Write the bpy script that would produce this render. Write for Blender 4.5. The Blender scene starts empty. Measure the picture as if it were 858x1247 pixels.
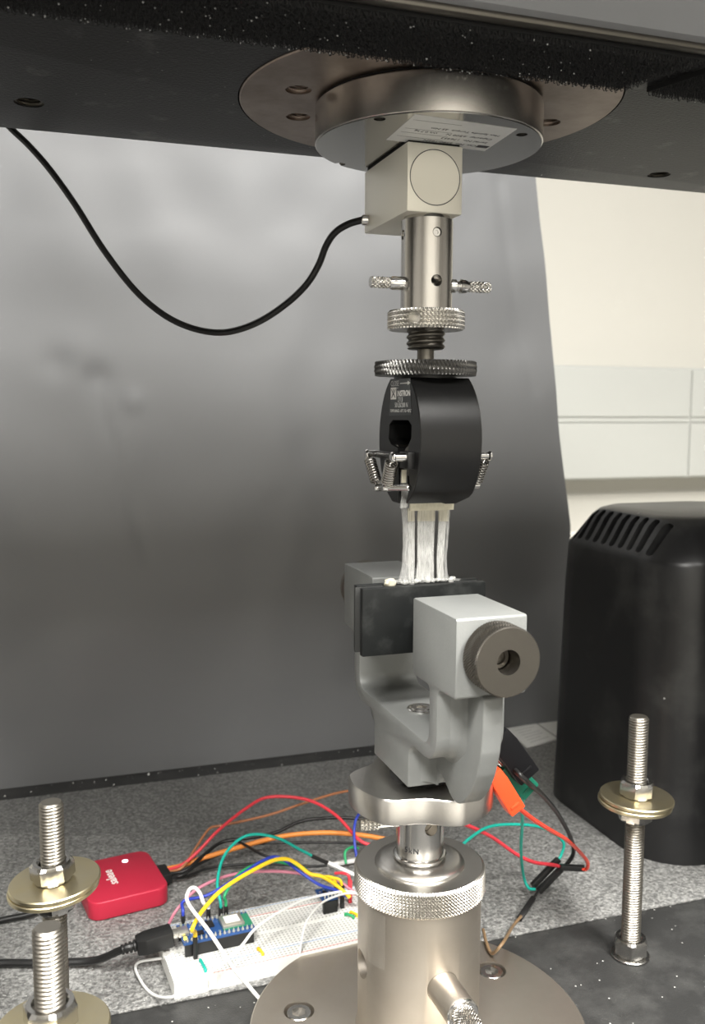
import bpy, bmesh, math, random
from mathutils import Vector, Matrix
from math import sin, cos, pi, radians, sqrt
random.seed(7)
scene = bpy.context.scene
COL = scene.collection

# ------------------------------------------------------------------ camera
# world axes follow the testing machine (x = along the crosshead, z up, z = 0 machine deck), metres
DIST, FPX, A0 = .48, 1132.8, radians(23.0)
PITCH, ROLL, AZ = radians(6.19), radians(.2), radians(23.0 - 4.4)
CAM = Vector((-DIST * sin(A0), -DIST * cos(A0), .344))
FW = Vector((sin(AZ) * cos(PITCH), cos(AZ) * cos(PITCH), -sin(PITCH)))
_rt = Vector((cos(AZ), -sin(AZ), 0)); _up = _rt.cross(FW)
RT = cos(ROLL) * _rt + sin(ROLL) * _up
UP = -sin(ROLL) * _rt + cos(ROLL) * _up
cd = bpy.data.cameras.new('camera'); cam = bpy.data.objects.new('camera', cd); COL.objects.link(cam)
cam.matrix_world = Matrix(((RT.x, UP.x, -FW.x, CAM.x), (RT.y, UP.y, -FW.y, CAM.y), (RT.z, UP.z, -FW.z, CAM.z), (0, 0, 0, 1)))
cd.sensor_width = 36; cd.lens = FPX / 1247 * 36; cd.clip_start = .01; cd.clip_end = 50
cd.dof.use_dof = True; cd.dof.focus_distance = .47; cd.dof.aperture_fstop = 15
scene.camera = cam

# ------------------------------------------------------------------ world, lamps, exposure
w = bpy.data.worlds.new('world'); scene.world = w; w.use_nodes = True
w.node_tree.nodes['Background'].inputs[0].default_value = (.8, .8, .78, 1)
w.node_tree.nodes['Background'].inputs[1].default_value = .05
vs = scene.view_settings
vs.view_transform = 'Standard'; vs.look = 'None'; vs.gamma = 1; vs.use_curve_mapping = False
vs.exposure = 0.12
LAMP_W = 92.0                       # watts per ceiling panel
LAMPS = [(-.80, -.95, 1.), (.45, -.95, 1.), (-.80, -1.85, .5), (.45, -1.85, .5)]      # x, y, share of LAMP_W (the rear row is dimmed)
CEIL = 1.75

# ------------------------------------------------------------------ pixel helpers (858 x 1247 frame)
def ray(x, y): return FW + RT * ((x - 429) / FPX) - UP * ((y - 623.5) / FPX)
def pz(x, y, z): d = ray(x, y); return CAM + d * ((z - CAM.z) / d.z)
def px(x, y, X): d = ray(x, y); return CAM + d * ((X - CAM.x) / d.x)
def py(x, y, Y): d = ray(x, y); return CAM + d * ((Y - CAM.y) / d.y)

# ------------------------------------------------------------------ materials
MATS = {}
def mat(name, col, rough=.5, metal=0., var=None, bump=None, spec=.5, coat=0., trans=0., emit=0., aniso=0., col2=None, alpha=1., ior=1.45):
    """var=(scale, low, high): mottles between col and col2; bump=(scale, strength[, distance])"""
    m = bpy.data.materials.new(name); m.use_nodes = True
    nt = m.node_tree; b = nt.nodes['Principled BSDF']; L = nt.links.new
    c = (*col, 1)
    b.inputs['Base Color'].default_value = c; b.inputs['Roughness'].default_value = rough
    b.inputs['Metallic'].default_value = metal; b.inputs['Specular IOR Level'].default_value = spec
    b.inputs['Coat Weight'].default_value = coat; b.inputs['Transmission Weight'].default_value = trans
    b.inputs['IOR'].default_value = ior; b.inputs['Alpha'].default_value = alpha
    if aniso: b.inputs['Anisotropic'].default_value = aniso
    if emit:
        b.inputs['Emission Color'].default_value = c; b.inputs['Emission Strength'].default_value = emit
    tc = nt.nodes.new('ShaderNodeTexCoord')
    if var:
        n = nt.nodes.new('ShaderNodeTexNoise'); n.inputs['Scale'].default_value = var[0]; n.inputs['Detail'].default_value = 5
        n.inputs['Roughness'].default_value = .65
        L(tc.outputs['Object'], n.inputs['Vector'])
        r = nt.nodes.new('ShaderNodeValToRGB'); r.color_ramp.elements[0].position = var[1]; r.color_ramp.elements[1].position = var[2]
        r.color_ramp.elements[0].color = c; r.color_ramp.elements[1].color = (*(col2 or [min(1, v * 1.3) for v in col]), 1)
        L(n.outputs['Fac'], r.inputs['Fac']); L(r.outputs['Color'], b.inputs['Base Color'])
    if bump:
        n = nt.nodes.new('ShaderNodeTexNoise'); n.inputs['Scale'].default_value = bump[0]; n.inputs['Detail'].default_value = 3
        L(tc.outputs['Object'], n.inputs['Vector'])
        bp = nt.nodes.new('ShaderNodeBump'); bp.inputs['Strength'].default_value = bump[1]
        bp.inputs['Distance'].default_value = bump[2] if len(bump) > 2 else .0004
        L(n.outputs['Fac'], bp.inputs['Height']); L(bp.outputs['Normal'], b.inputs['Normal'])
    MATS[name] = m
    return m

def speckle(m, scale, thresh, col, mix_metal=False):
    """adds bright specks (dust, or painted sparkle on the mat) to a material's base colour (voronoi dots, thinned out by noise)"""
    nt = m.node_tree; b = nt.nodes['Principled BSDF']; L = nt.links.new
    tc = nt.nodes.new('ShaderNodeTexCoord')
    v = nt.nodes.new('ShaderNodeTexVoronoi'); v.inputs['Scale'].default_value = scale
    L(tc.outputs['Object'], v.inputs['Vector'])
    lt = nt.nodes.new('ShaderNodeMath'); lt.operation = 'LESS_THAN'; lt.inputs[1].default_value = thresh[0]
    L(v.outputs['Distance'], lt.inputs[0])
    sep = nt.nodes.new('ShaderNodeSeparateColor'); L(v.outputs['Color'], sep.inputs[0])
    gt = nt.nodes.new('ShaderNodeMath'); gt.operation = 'GREATER_THAN'; gt.inputs[1].default_value = thresh[1]
    L(sep.outputs[0], gt.inputs[0])
    mu = nt.nodes.new('ShaderNodeMath'); mu.operation = 'MULTIPLY'; L(lt.outputs[0], mu.inputs[0]); L(gt.outputs[0], mu.inputs[1])
    mx = nt.nodes.new('ShaderNodeMix'); mx.data_type = 'RGBA'
    s = b.inputs['Base Color']
    if s.links: L(s.links[0].from_socket, mx.inputs[6])
    else: mx.inputs[6].default_value = s.default_value
    mx.inputs[7].default_value = (*col, 1)
    L(mu.outputs[0], mx.inputs[0]); L(mx.outputs[2], s)
    return m

mat('steel', (.50, .48, .45), .24, 1, bump=(900, .03))
mat('steel_bright', (.74, .73, .71), .18, 1)
mat('steel_brushed', (.58, .56, .53), .30, 1, var=(60, .3, .7), col2=(.66, .64, .61), bump=(700, .05))
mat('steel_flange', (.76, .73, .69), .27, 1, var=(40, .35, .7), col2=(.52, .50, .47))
mat('steel_flange_shaded', (.37, .365, .35), .14, 1)  # darker copy of the flange steel, underside shade put into the colour
mat('steel_satin', (.50, .455, .395), .43, 1, var=(35, .3, .7), col2=(.55, .505, .445), bump=(1400, .05))
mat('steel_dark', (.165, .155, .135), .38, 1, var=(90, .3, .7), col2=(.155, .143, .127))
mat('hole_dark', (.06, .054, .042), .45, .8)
mat('steel_rusty', (.33, .27, .23), .40, 1, var=(28, .38, .68), col2=(.20, .155, .125), bump=(300, .05))
mat('thread_steel', (.31, .29, .255), .40, 1)
mat('knurl_steel', (.47, .45, .415), .30, 1)
mat('knurl_bright', (.62, .605, .57), .27, 1)
mat('nut_steel', (.50, .49, .47), .24, 1)
mat('zinc_yellow', (.60, .54, .39), .34, 1, var=(70, .3, .7), col2=(.62, .54, .34))
mat('aluminium_block', (.80, .77, .68), .45, .5, bump=(1500, .05))
mat('cast_grey', (.215, .222, .216), .48, .35, var=(25, .3, .7), col2=(.245, .252, .245), bump=(900, .22, .0003))
mat('cast_grey_smooth', (.42, .43, .43), .42, .45, var=(25, .3, .7), col2=(.50, .51, .51))
mat('black_anodised', (.008, .008, .008), .34, 0, spec=.42, bump=(1200, .08))
mat('black_knurl', (.15, .147, .14), .30, .95)
mat('jaw_black', (.008, .009, .009), .45, 0, spec=.25, var=(60, .55, .8), col2=(.03, .032, .031), bump=(200, .05))
mat('jaw_rubber', (.03, .031, .03), .6)
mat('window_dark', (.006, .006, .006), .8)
mat('crosshead_black', (.009, .009, .009), .42, 0, spec=.30, var=(34, .58, .80), col2=(.12, .12, .115), bump=(620, .5, .0005))
speckle(MATS['crosshead_black'], 230, (.10, .93), (.20, .20, .19))
mat('cover_grey', (.32, .325, .33), .45, .2, bump=(900, .2, .0003))
speckle(MATS['cover_grey'], 150, (.07, .9), (.5, .5, .5))
mat('velcro', (.006, .006, .006), .7, bump=(900, .6))
mat('lint', (.55, .55, .54), .8)
mat('deck_black', (.026, .026, .0255), .42, 0, var=(35, .45, .8), col2=(.060, .060, .058), bump=(900, .35, .0006))
speckle(MATS['deck_black'], 230, (.12, .80), (.45, .45, .43))
mat('mat_grey', (.115, .115, .112), .38, 0, var=(420, .40, .72), col2=(.42, .42, .405), bump=(420, 1.0, .0016), spec=.6)
speckle(MATS['mat_grey'], 520, (.22, .86), (.55, .55, .53))  # glints of the pebbled surface painted into the colour as bright specks
mat('backdrop_grey', (.150, .153, .157), .40, 0, bump=(9, .12, .004), spec=.6)
mat('cream_paint', (.55, .537, .49), .6)
mat('wall_dim', (.78, .76, .70), .6)
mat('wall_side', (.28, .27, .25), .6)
mat('trunk_white', (.455, .464, .442), .4)
mat('ceiling_white', (.45, .45, .44), .8)
mat('room_floor', (.09, .09, .095), .5)
mat('ledge_grey', (.62, .60, .54), .5)
mat('bench_grey', (.25, .25, .25), .5)
mat('cover_plastic', (.012, .012, .0125), .33, 0, var=(14, .5, .85), col2=(.05, .05, .048), bump=(500, .1, .0003))
speckle(MATS['cover_plastic'], 60, (.05, .93), (.3, .3, .29))
mat('red_anodised', (.52, .024, .056), .38, .1, bump=(1500, .06))
mat('white_print', (.85, .83, .8), .5)
mat('label_print', (.62, .62, .6), .5)
mat('label_black', (.030, .032, .033), .3)
mat('label_white', (.62, .62, .60), .35)
mat('ink', (.03, .03, .035), .6)
mat('led_white', (.85, .88, 1), .3, emit=3)
mat('led_yellow', (1, .75, .08), .3, emit=2.5)
mat('led_green', (.6, 1, .2), .3, emit=2)
mat('plastic_black', (.012, .012, .012), .38)
mat('cable_black', (.009, .009, .009), .35)
mat('pcb_blue', (.02, .07, .22), .4)
mat('pcb_green', (.03, .22, .12), .4)
mat('chip_black', (.012, .012, .013), .35)
mat('solder', (.7, .7, .68), .3, .9)
mat('can_metal', (.62, .60, .52), .35, .8)
mat('usb_metal', (.75, .73, .66), .3, .9)
mat('rail_red', (.75, .30, .28), .5); mat('rail_blue', (.35, .48, .72), .5)
for n, c in dict(red=(.72, .05, .07), red2=(.80, .06, .03), brown=(.42, .17, .08), orange=(.80, .27, .05), teal=(.01, .38, .30), green=(.03, .36, .14),
                 blue=(.025, .05, .38), yellow=(.85, .56, .02), white=(.78, .78, .76), pink=(.55, .20, .27), black=(.012, .012, .012), tan=(.20, .13, .07)).items():
    mat('wire_' + n, c, .38)
mat('boot_black', (.007, .007, .008), .42, spec=.22); mat('boot_green', (.008, .13, .08), .35); mat('boot_orange', (.85, .075, .02), .35)
mat('paper', (.88, .88, .85), .45)
mat('tab_cream', (.74, .70, .56), .7, var=(500, .35, .7), col2=(.62, .58, .45))
mat('lamp_frame', (.8, .8, .8), .5)
mat('column_black', (.02, .02, .02), .4)

def film_mat(name, col, dens, rough=.25):
    m = bpy.data.materials.new(name); m.use_nodes = True; nt = m.node_tree; L = nt.links.new
    b = nt.nodes['Principled BSDF']; out = nt.nodes['Material Output']
    b.inputs['Base Color'].default_value = (*col, 1); b.inputs['Roughness'].default_value = rough
    b.inputs['Subsurface Weight'].default_value = 0
    t = nt.nodes.new('ShaderNodeBsdfTransparent'); mx = nt.nodes.new('ShaderNodeMixShader')
    tc = nt.nodes.new('ShaderNodeTexCoord'); mp = nt.nodes.new('ShaderNodeMapping'); mp.inputs['Scale'].default_value = (1600, 400, 160)
    n = nt.nodes.new('ShaderNodeTexNoise'); n.inputs['Scale'].default_value = 1; n.inputs['Detail'].default_value = 3
    L(tc.outputs['Object'], mp.inputs['Vector']); L(mp.outputs['Vector'], n.inputs['Vector'])
    mr = nt.nodes.new('ShaderNodeMapRange'); mr.inputs[1].default_value = .3; mr.inputs[2].default_value = .75
    mr.inputs[3].default_value = dens[0]; mr.inputs[4].default_value = dens[1]
    L(n.outputs['Fac'], mr.inputs[0]); L(mr.outputs[0], mx.inputs[0])
    L(t.outputs[0], mx.inputs[1]); L(b.outputs[0], mx.inputs[2]); L(mx.outputs[0], out.inputs['Surface'])
    MATS[name] = m
film_mat('film_white', (.80, .80, .77), (.18, .52))
film_mat('film_clear', (.72, .72, .70), (.10, .40), .12)
film_mat('film_beige', (.72, .68, .56), (.45, .75))
film_mat('tape_clear', (.60, .58, .54), (.02, .05), .12)

def breadboard_mat():
    m = mat('breadboard', (.78, .78, .75), .45); nt = m.node_tree; L = nt.links.new; b = nt.nodes['Principled BSDF']
    tc = nt.nodes.new('ShaderNodeTexCoord'); sx = nt.nodes.new('ShaderNodeSeparateXYZ'); L(tc.outputs['Object'], sx.inputs[0])
    def M(op, a, bb=None):
        n = nt.nodes.new('ShaderNodeMath'); n.operation = op
        for i, v in enumerate((a, bb)):
            if v is None: continue
            if isinstance(v, (int, float)): n.inputs[i].default_value = v
            else: L(v, n.inputs[i])
        return n.outputs[0]
    P = .00254
    def near(s): return M('LESS_THAN', M('ABSOLUTE', M('SUBTRACT', M('FRACT', M('DIVIDE', s, P)), .5)), .24)
    hole = M('MULTIPLY', near(sx.outputs[0]), near(sx.outputs[1]))
    hole = M('MULTIPLY', hole, M('GREATER_THAN', sx.outputs[2], .0095))
    mx = nt.nodes.new('ShaderNodeMix'); mx.data_type = 'RGBA'; L(hole, mx.inputs[0])
    mx.inputs[6].default_value = (.76, .76, .73, 1); mx.inputs[7].default_value = (.40, .40, .38, 1)
    L(mx.outputs[2], b.inputs['Base Color'])
breadboard_mat()

# ------------------------------------------------------------------ mesh helpers
def Mx(loc=(0, 0, 0), z=None, xdir=None):
    """frame with local z along `z` (and optional x hint) at loc"""
    z = Vector(z or (0, 0, 1)).normalized()
    x = Vector(xdir) if xdir else (Vector((1, 0, 0)) if abs(z.x) < .9 else Vector((0, 1, 0)))
    x = (x - z * x.dot(z)).normalized(); y = z.cross(x)
    return Matrix(((x.x, y.x, z.x, loc[0]), (x.y, y.y, z.y, loc[1]), (x.z, y.z, z.z, loc[2]), (0, 0, 0, 1)))

def mesh(verts, faces, M=None):
    me = bpy.data.meshes.new('m'); me.from_pydata([tuple(v) for v in verts], [], faces)
    if M is not None: me.transform(M)
    me.update(); return me

def fixn(me):
    bm = bmesh.new(); bm.from_mesh(me); bmesh.ops.recalc_face_normals(bm, faces=bm.faces); bm.to_mesh(me); bm.free(); return me

def join(*mes):
    bm = bmesh.new()
    for m in mes: bm.from_mesh(m)
    me = bpy.data.meshes.new('m'); bm.to_mesh(me); bm.free(); return me

def box(x0, x1, y0, y1, z0, z1, bev=0., seg=2, M=None):
    bm = bmesh.new(); bmesh.ops.create_cube(bm, size=1)
    for v in bm.verts:
        v.co = Vector(((x0 + x1) / 2 + v.co.x * (x1 - x0), (y0 + y1) / 2 + v.co.y * (y1 - y0), (z0 + z1) / 2 + v.co.z * (z1 - z0)))
    if bev: bmesh.ops.bevel(bm, geom=bm.edges[:], offset=bev, segments=seg, profile=.5, affect='EDGES')
    me = bpy.data.meshes.new('m'); bm.to_mesh(me); bm.free()
    if M is not None: me.transform(M)
    return me

def lathe(prof, n=48, M=None, rfun=None, close=False):
    vs_, fs = [], []
    for r, z in prof:
        for i in range(n):
            a = 2 * pi * i / n; rr = rfun(r, a) if rfun else r
            vs_.append((rr * cos(a), rr * sin(a), z))
    k = len(prof)
    for j in range(k - (0 if close else 1)):
        j2 = (j + 1) % k
        for i in range(n):
            i2 = (i + 1) % n
            fs.append((j * n + i, j * n + i2, j2 * n + i2, j2 * n + i))
    if not close:
        fs.append(tuple(range(n - 1, -1, -1))); fs.append(tuple(range((k - 1) * n, k * n)))
    return mesh(vs_, fs, M)

def cyl(r, z0, z1, n=40, bev=0., M=None):
    if bev: return lathe([(r - bev, z0), (r, z0 + bev), (r, z1 - bev), (r - bev, z1)], n, M)
    return lathe([(r, z0), (r, z1)], n, M)

def ring(ri, ro, z0, z1, n=48, bev=.0004, M=None):
    b = bev
    return lathe([(ri, z0), (ro - b, z0), (ro, z0 + b), (ro, z1 - b), (ro - b, z1), (ri, z1)], n, M, close=True)

def prism(pts, d0, d1, M=None, bev=0., seg=2):
    """2-D outline (local x,y) extruded along local z"""
    bm = bmesh.new()
    a = [bm.verts.new((p[0], p[1], d0)) for p in pts]; f = bm.faces.new(a)
    r = bmesh.ops.extrude_face_region(bm, geom=[f])
    bmesh.ops.translate(bm, vec=(0, 0, d1 - d0), verts=[v for v in r['geom'] if isinstance(v, bmesh.types.BMVert)])
    bmesh.ops.recalc_face_normals(bm, faces=bm.faces)
    if bev:
        es = [e for e in bm.edges if len(e.link_faces) == 2 and e.calc_face_angle(0) > .6 and abs(e.verts[0].co.z - e.verts[1].co.z) < 1e-6]
        bmesh.ops.bevel(bm, geom=es, offset=bev, segments=seg, profile=.5, affect='EDGES', clamp_overlap=True)
    me = bpy.data.meshes.new('m'); bm.to_mesh(me); bm.free()
    if M is not None: me.transform(M)
    return me

def rounded(poly, radii, k=6):
    """rounds the corners of an outline"""
    out = []; n = len(poly)
    for i in range(n):
        r = radii[i] if isinstance(radii, (list, tuple)) else radii
        p = Vector(poly[i]); a = Vector(poly[i - 1]) - p; b = Vector(poly[(i + 1) % n]) - p
        la, lb = a.length, b.length; a.normalize(); b.normalize()
        ang = a.angle(b)
        if r <= 0 or ang > pi - .02: out.append(tuple(p)); continue
        t = min(r / math.tan(ang / 2), la * .49, lb * .49); r2 = t * math.tan(ang / 2)
        c = p + (a + b).normalized() * (r2 / sin(ang / 2))
        s, e = p + a * t - c, p + b * t - c
        th = math.atan2(s.x * e.y - s.y * e.x, s.dot(e))
        for j in range(k + 1):
            q = th * j / k
            out.append((c.x + s.x * cos(q) - s.y * sin(q), c.y + s.x * sin(q) + s.y * cos(q)))
    return out

def rrect(x0, x1, y0, y1, r, k=6): return rounded([(x0, y0), (x1, y0), (x1, y1), (x0, y1)], r, k)

def spline(pts, sub=8):
    P = [Vector(p) for p in pts]; P = [P[0] * 2 - P[1]] + P + [P[-1] * 2 - P[-2]]; out = []
    for i in range(1, len(P) - 2):
        p0, p1, p2, p3 = P[i - 1:i + 3]
        for s in range(sub):
            t = s / sub
            out.append(.5 * ((2 * p1) + (p2 - p0) * t + (2 * p0 - 5 * p1 + 4 * p2 - p3) * t * t + (3 * p1 - p0 - 3 * p2 + p3) * t ** 3))
    out.append(P[-2].copy()); return out

def sweep(path, r, n=8, rf=None):
    """tube along a polyline, parallel transported"""
    vs_, fs = [], []; u = None
    for i, p in enumerate(path):
        t = (path[min(i + 1, len(path) - 1)] - path[max(i - 1, 0)]).normalized()
        if u is None:
            u = t.orthogonal().normalized()
        else:
            u = (u - t * u.dot(t)).normalized()
        v = t.cross(u); rr = rf(i / (len(path) - 1)) if rf else r
        for k in range(n):
            a = 2 * pi * k / n; vs_.append(p + u * (rr * cos(a)) + v * (rr * sin(a)))
    for i in range(len(path) - 1):
        for k in range(n):
            k2 = (k + 1) % n; fs.append((i * n + k, i * n + k2, (i + 1) * n + k2, (i + 1) * n + k))
    fs.append(tuple(range(n - 1, -1, -1))); m = (len(path) - 1) * n; fs.append(tuple(range(m, m + n)))
    return mesh(vs_, fs)

def tube(pts, r, n=8, sub=8): return sweep(spline(pts, sub), r, n)

def knurl(R, z0, z1, N, pitch, depth, M=None, bev=.0008, ns=4, helical=0., rin=0.):
    """cylinder with real diamond (or helical) knurling on its rim"""
    nt_, L = N * ns, z1 - z0
    nz = max(4, int(round(L / pitch * ns)))
    tri = lambda x: 1 - 2 * abs((x % 1) - .5)
    rows = [(R - bev, z0, False)] + [(R, z0 + bev * .6 + (L - 1.2 * bev) * j / nz, True) for j in range(nz + 1)] + [(R - bev, z1, False)]
    vs_, fs = [], []
    for r, z, kn in rows:
        for i in range(nt_):
            a = 2 * pi * i / nt_; rr = r
            if kn:
                A = i / ns + (z - z0) / pitch; B = i / ns - (z - z0) / pitch
                h = min(tri(A), tri(B)) if not helical else tri(A) * (1 - helical) + tri(A) * tri(B) * helical
                rr = r - depth + depth * h
            vs_.append((rr * cos(a), rr * sin(a), z))
    for j in range(len(rows) - 1):
        for i in range(nt_):
            i2 = (i + 1) % nt_; fs.append((j * nt_ + i, j * nt_ + i2, (j + 1) * nt_ + i2, (j + 1) * nt_ + i))
    k = (len(rows) - 1) * nt_
    if rin:
        o = len(vs_)
        for z in (z0, z1):
            for i in range(nt_):
                a = 2 * pi * i / nt_; vs_.append((rin * cos(a), rin * sin(a), z))
        for i in range(nt_):
            i2 = (i + 1) % nt_
            fs.append((i2, i, o + i, o + i2)); fs.append((k + i, k + i2, o + nt_ + i2, o + nt_ + i)); fs.append((o + i2, o + i, o + nt_ + i, o + nt_ + i2))
    else:
        fs.append(tuple(range(nt_ - 1, -1, -1))); fs.append(tuple(range(k, k + nt_)))
    return mesh(vs_, fs, M)

def thread(R, z0, z1, pitch, depth, n=28, M=None, bev=.001):
    """helical thread as real geometry"""
    per = 6; L = z1 - z0; nz = int(L / pitch * per); tri = lambda x: 1 - 2 * abs((x % 1) - .5)
    vs_, fs = [], []
    for j in range(nz + 1):
        z = z0 + L * j / nz
        lim = R - max(0, bev - (z - z0)) - max(0, bev - (z1 - z))
        for i in range(n):
            a = 2 * pi * i / n; h = tri(j / per - i / n)
            h = min(1, h * 1.25)
            r = min(lim, R - depth + depth * h); vs_.append((r * cos(a), r * sin(a), z))
    for j in range(nz):
        for i in range(n):
            i2 = (i + 1) % n; fs.append((j * n + i, j * n + i2, (j + 1) * n + i2, (j + 1) * n + i))
    fs.append(tuple(range(n - 1, -1, -1))); fs.append(tuple(range(nz * n, nz * n + n)))
    return mesh(vs_, fs, M)

def hexnut(af, z0, z1, M=None, ch=.0016, rin=0.):
    vs_, fs = [], []; ap = af / 2; n = 24
    def outline(kind):
        o = []
        for i in range(n):
            a = 2 * pi * i / n; m_ = ((a + pi / 6) % (pi / 3)) - pi / 6
            r = ap / cos(m_)
            if kind == 1: o.append((r * cos(a), r * sin(a)))
            else: rr = min(r, ap * .97); o.append((rr * cos(a), rr * sin(a)))
        return o
    for z, kd in ((z0, 0), (z0 + ch, 1), (z1 - ch, 1), (z1, 0)):
        for p in outline(kd): vs_.append((p[0], p[1], z))
    for j in range(3):
        for i in range(n):
            i2 = (i + 1) % n; fs.append((j * n + i, j * n + i2, (j + 1) * n + i2, (j + 1) * n + i))
    o = len(vs_); rin = rin or ap * .66
    for r, z in ((rin, z0), (rin, z1 - .001), (rin + .0011, z1)):
        for i in range(n): a = 2 * pi * i / n; vs_.append((r * cos(a), r * sin(a), z))
    for i in range(n):
        i2 = (i + 1) % n
        fs += [(i2, i, o + i, o + i2), (o + i2, o + i, o + n + i, o + n + i2), (o + n + i2, o + n + i, o + 2 * n + i, o + 2 * n + i2), (3 * n + i, 3 * n + i2, o + 2 * n + i2, o + 2 * n + i)]
    return mesh(vs_, fs, M)

def cut(me, cutters):
    """boolean difference, returns a new mesh"""
    o = bpy.data.objects.new('tmp', me); COL.objects.link(o); tmp = []
    for c in cutters:
        k = bpy.data.objects.new('tmpc', fixn(c)); COL.objects.link(k); tmp.append(k)
        md = o.modifiers.new('b', 'BOOLEAN'); md.operation = 'DIFFERENCE'; md.solver = 'EXACT'; md.object = k
    dg = bpy.context.evaluated_depsgraph_get()
    out = bpy.data.meshes.new_from_object(o.evaluated_get(dg))
    for k in tmp + [o]: bpy.data.objects.remove(k)
    return out

def text(s, size, M, depth=.00008, align='LEFT', bold=0.):
    """flat lettering as a thin mesh"""
    cu = bpy.data.curves.new('t', 'FONT'); cu.body = s; cu.size = size; cu.align_x = align; cu.extrude = depth; cu.resolution_u = 2; cu.offset = bold
    o = bpy.data.objects.new('t', cu); COL.objects.link(o)
    dg = bpy.context.evaluated_depsgraph_get(); me = bpy.data.meshes.new_from_object(o.evaluated_get(dg))
    bpy.data.objects.remove(o); me.transform(M); return me

def spring(a, b, R, r, turns, hook=True):
    a, b = Vector(a), Vector(b); d = b - a; L = d.length; z = d / L; x = z.orthogonal().normalized(); y = z.cross(x); P = []
    m0, m1 = .16 * L, .84 * L; n = turns * 12
    P.append(a); P.append(a + z * (m0 * .6))
    for i in range(n + 1):
        t = i / n; an = 2 * pi * turns * t
        P.append(a + z * (m0 + (m1 - m0) * t) + (x * cos(an) + y * sin(an)) * R)
    P.append(b - z * (m0 * .6)); P.append(b)
    return sweep(P, r, 6)

# ------------------------------------------------------------------ object helpers
INV = {}
def thing(name, label, cat, loc=(0, 0, 0), group=None, kind=None):
    o = bpy.data.objects.new(name, None); COL.objects.link(o); o.location = loc; o.empty_display_size = .02
    if label: o['label'] = label
    if cat: o['category'] = cat
    if group: o['group'] = group
    if kind: o['kind'] = kind
    INV[o.name] = Matrix.Translation(-Vector(loc)); return o

def obj(name, me, m, parent=None, smooth=35, label=None, cat=None, group=None, kind=None, fix=True):
    """one mesh object; vertices are given in world coordinates, moved into the frame of the parent"""
    if fix: fixn(me)
    if smooth:
        me.polygons.foreach_set('use_smooth', [True] * len(me.polygons)); me.set_sharp_from_angle(angle=radians(smooth))
    me.name = name; me.materials.clear(); me.materials.append(MATS[m])
    o = bpy.data.objects.new(name, me); COL.objects.link(o)
    if parent is not None:
        me.transform(INV[parent.name]); o.parent = parent; INV[o.name] = INV[parent.name]
    else:
        c = Vector(((min(v.co.x for v in me.vertices) + max(v.co.x for v in me.vertices)) / 2,
                    (min(v.co.y for v in me.vertices) + max(v.co.y for v in me.vertices)) / 2, min(v.co.z for v in me.vertices)))
        me.transform(Matrix.Translation(-c)); o.location = c; INV[o.name] = Matrix.Translation(-c)
    if label: o['label'] = label
    if cat: o['category'] = cat
    if group: o['group'] = group
    if kind: o['kind'] = kind
    return o

# ================================================================== the room
X0, X1, Y0, Y1, FZ = -2.4, 2.6, -3.2, 1.25, -.98
def struct(name, me, m): return obj(name, me, m, kind='structure', smooth=0)
struct('floor', box(X0, X1, Y0, Y1, FZ - .05, FZ), 'room_floor')
struct('ceiling', box(X0, X1, Y0, Y1, CEIL, CEIL + .05), 'ceiling_white')
struct('wall_back', box(X0, X1, Y1, Y1 + .1, FZ, CEIL), 'cream_paint')
struct('wall_front', box(X0, X1, Y0 - .1, Y0, FZ, CEIL), 'wall_dim')
struct('wall_left', box(X0 - .1, X0, Y0, Y1, FZ, CEIL), 'wall_side')
struct('wall_right', box(X1, X1 + .1, Y0, Y1, FZ, CEIL), 'wall_side')
for i, (lx, ly, share) in enumerate(LAMPS):
    t = thing('ceiling_light', 'square white light panel set in the ceiling', 'light', (lx, ly, CEIL), 'ceiling light panels')
    obj('frame', ring(.40, .45, CEIL - .03, CEIL - .001, 4, .002, Matrix.Translation((lx, ly, 0)) @ Matrix.Rotation(pi / 4, 4, 'Z')), 'lamp_frame', t, 0)
    ld = bpy.data.lights.new('panel_lamp', 'AREA'); ld.shape = 'SQUARE'; ld.size = .56; ld.energy = LAMP_W * share; ld.color = (1, .975, .93)
    lo = bpy.data.objects.new('panel_lamp', ld); COL.objects.link(lo); lo.parent = t; lo.location = (0, 0, -.012)

# power trunking along the back wall
wy = Y1 - .06
tr = thing('power_trunking', 'long white two-row power trunking box on the cream wall', 'trunking', (1.2, Y1, .206))
obj('housing', box(-.3, X1 - .01, wy, Y1 - .001, .206, .436, .004), 'trunk_white', tr, 0)
for (a, b) in ((-.3, 1.10), (1.106, X1 - .01)):
    obj('lid', box(a, b, wy - .006, wy + .002, .334, .432, .002), 'trunk_white', tr, 0)
    obj('lid', box(a, b, wy - .006, wy + .002, .210, .322, .002), 'trunk_white', tr, 0)
    obj('lid', box(a, b, wy - .0035, wy + .002, .3235, .3325, .001), 'trunk_white', tr, 0)
lg = thing('wall_bench', 'pale worktop against the cream wall below the trunking', 'bench', (1.2, 1.0, FZ))
obj('worktop', box(-.3, X1, .72, Y1, .14, .172, .004), 'ledge_grey', lg, 0)
for lx in (-.25, 1.1, 2.5): obj('leg', box(lx, lx + .05, .76, .81, FZ, .14, .003), 'lamp_frame', lg, 0)

# bench that carries the machine
bn = thing('lab_bench', 'grey lab bench that carries the testing machine', 'bench', (0, .1, FZ))
obj('worktop', box(-1.0, .9, -.42, .66, -.19, -.15, .004), 'bench_grey', bn, 0)
for lx in (-.97, .82):
    for ly in (-.38, .58): obj('leg', box(lx, lx + .05, ly, ly + .05, FZ, -.19, .003), 'lamp_frame', bn, 0)

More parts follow.
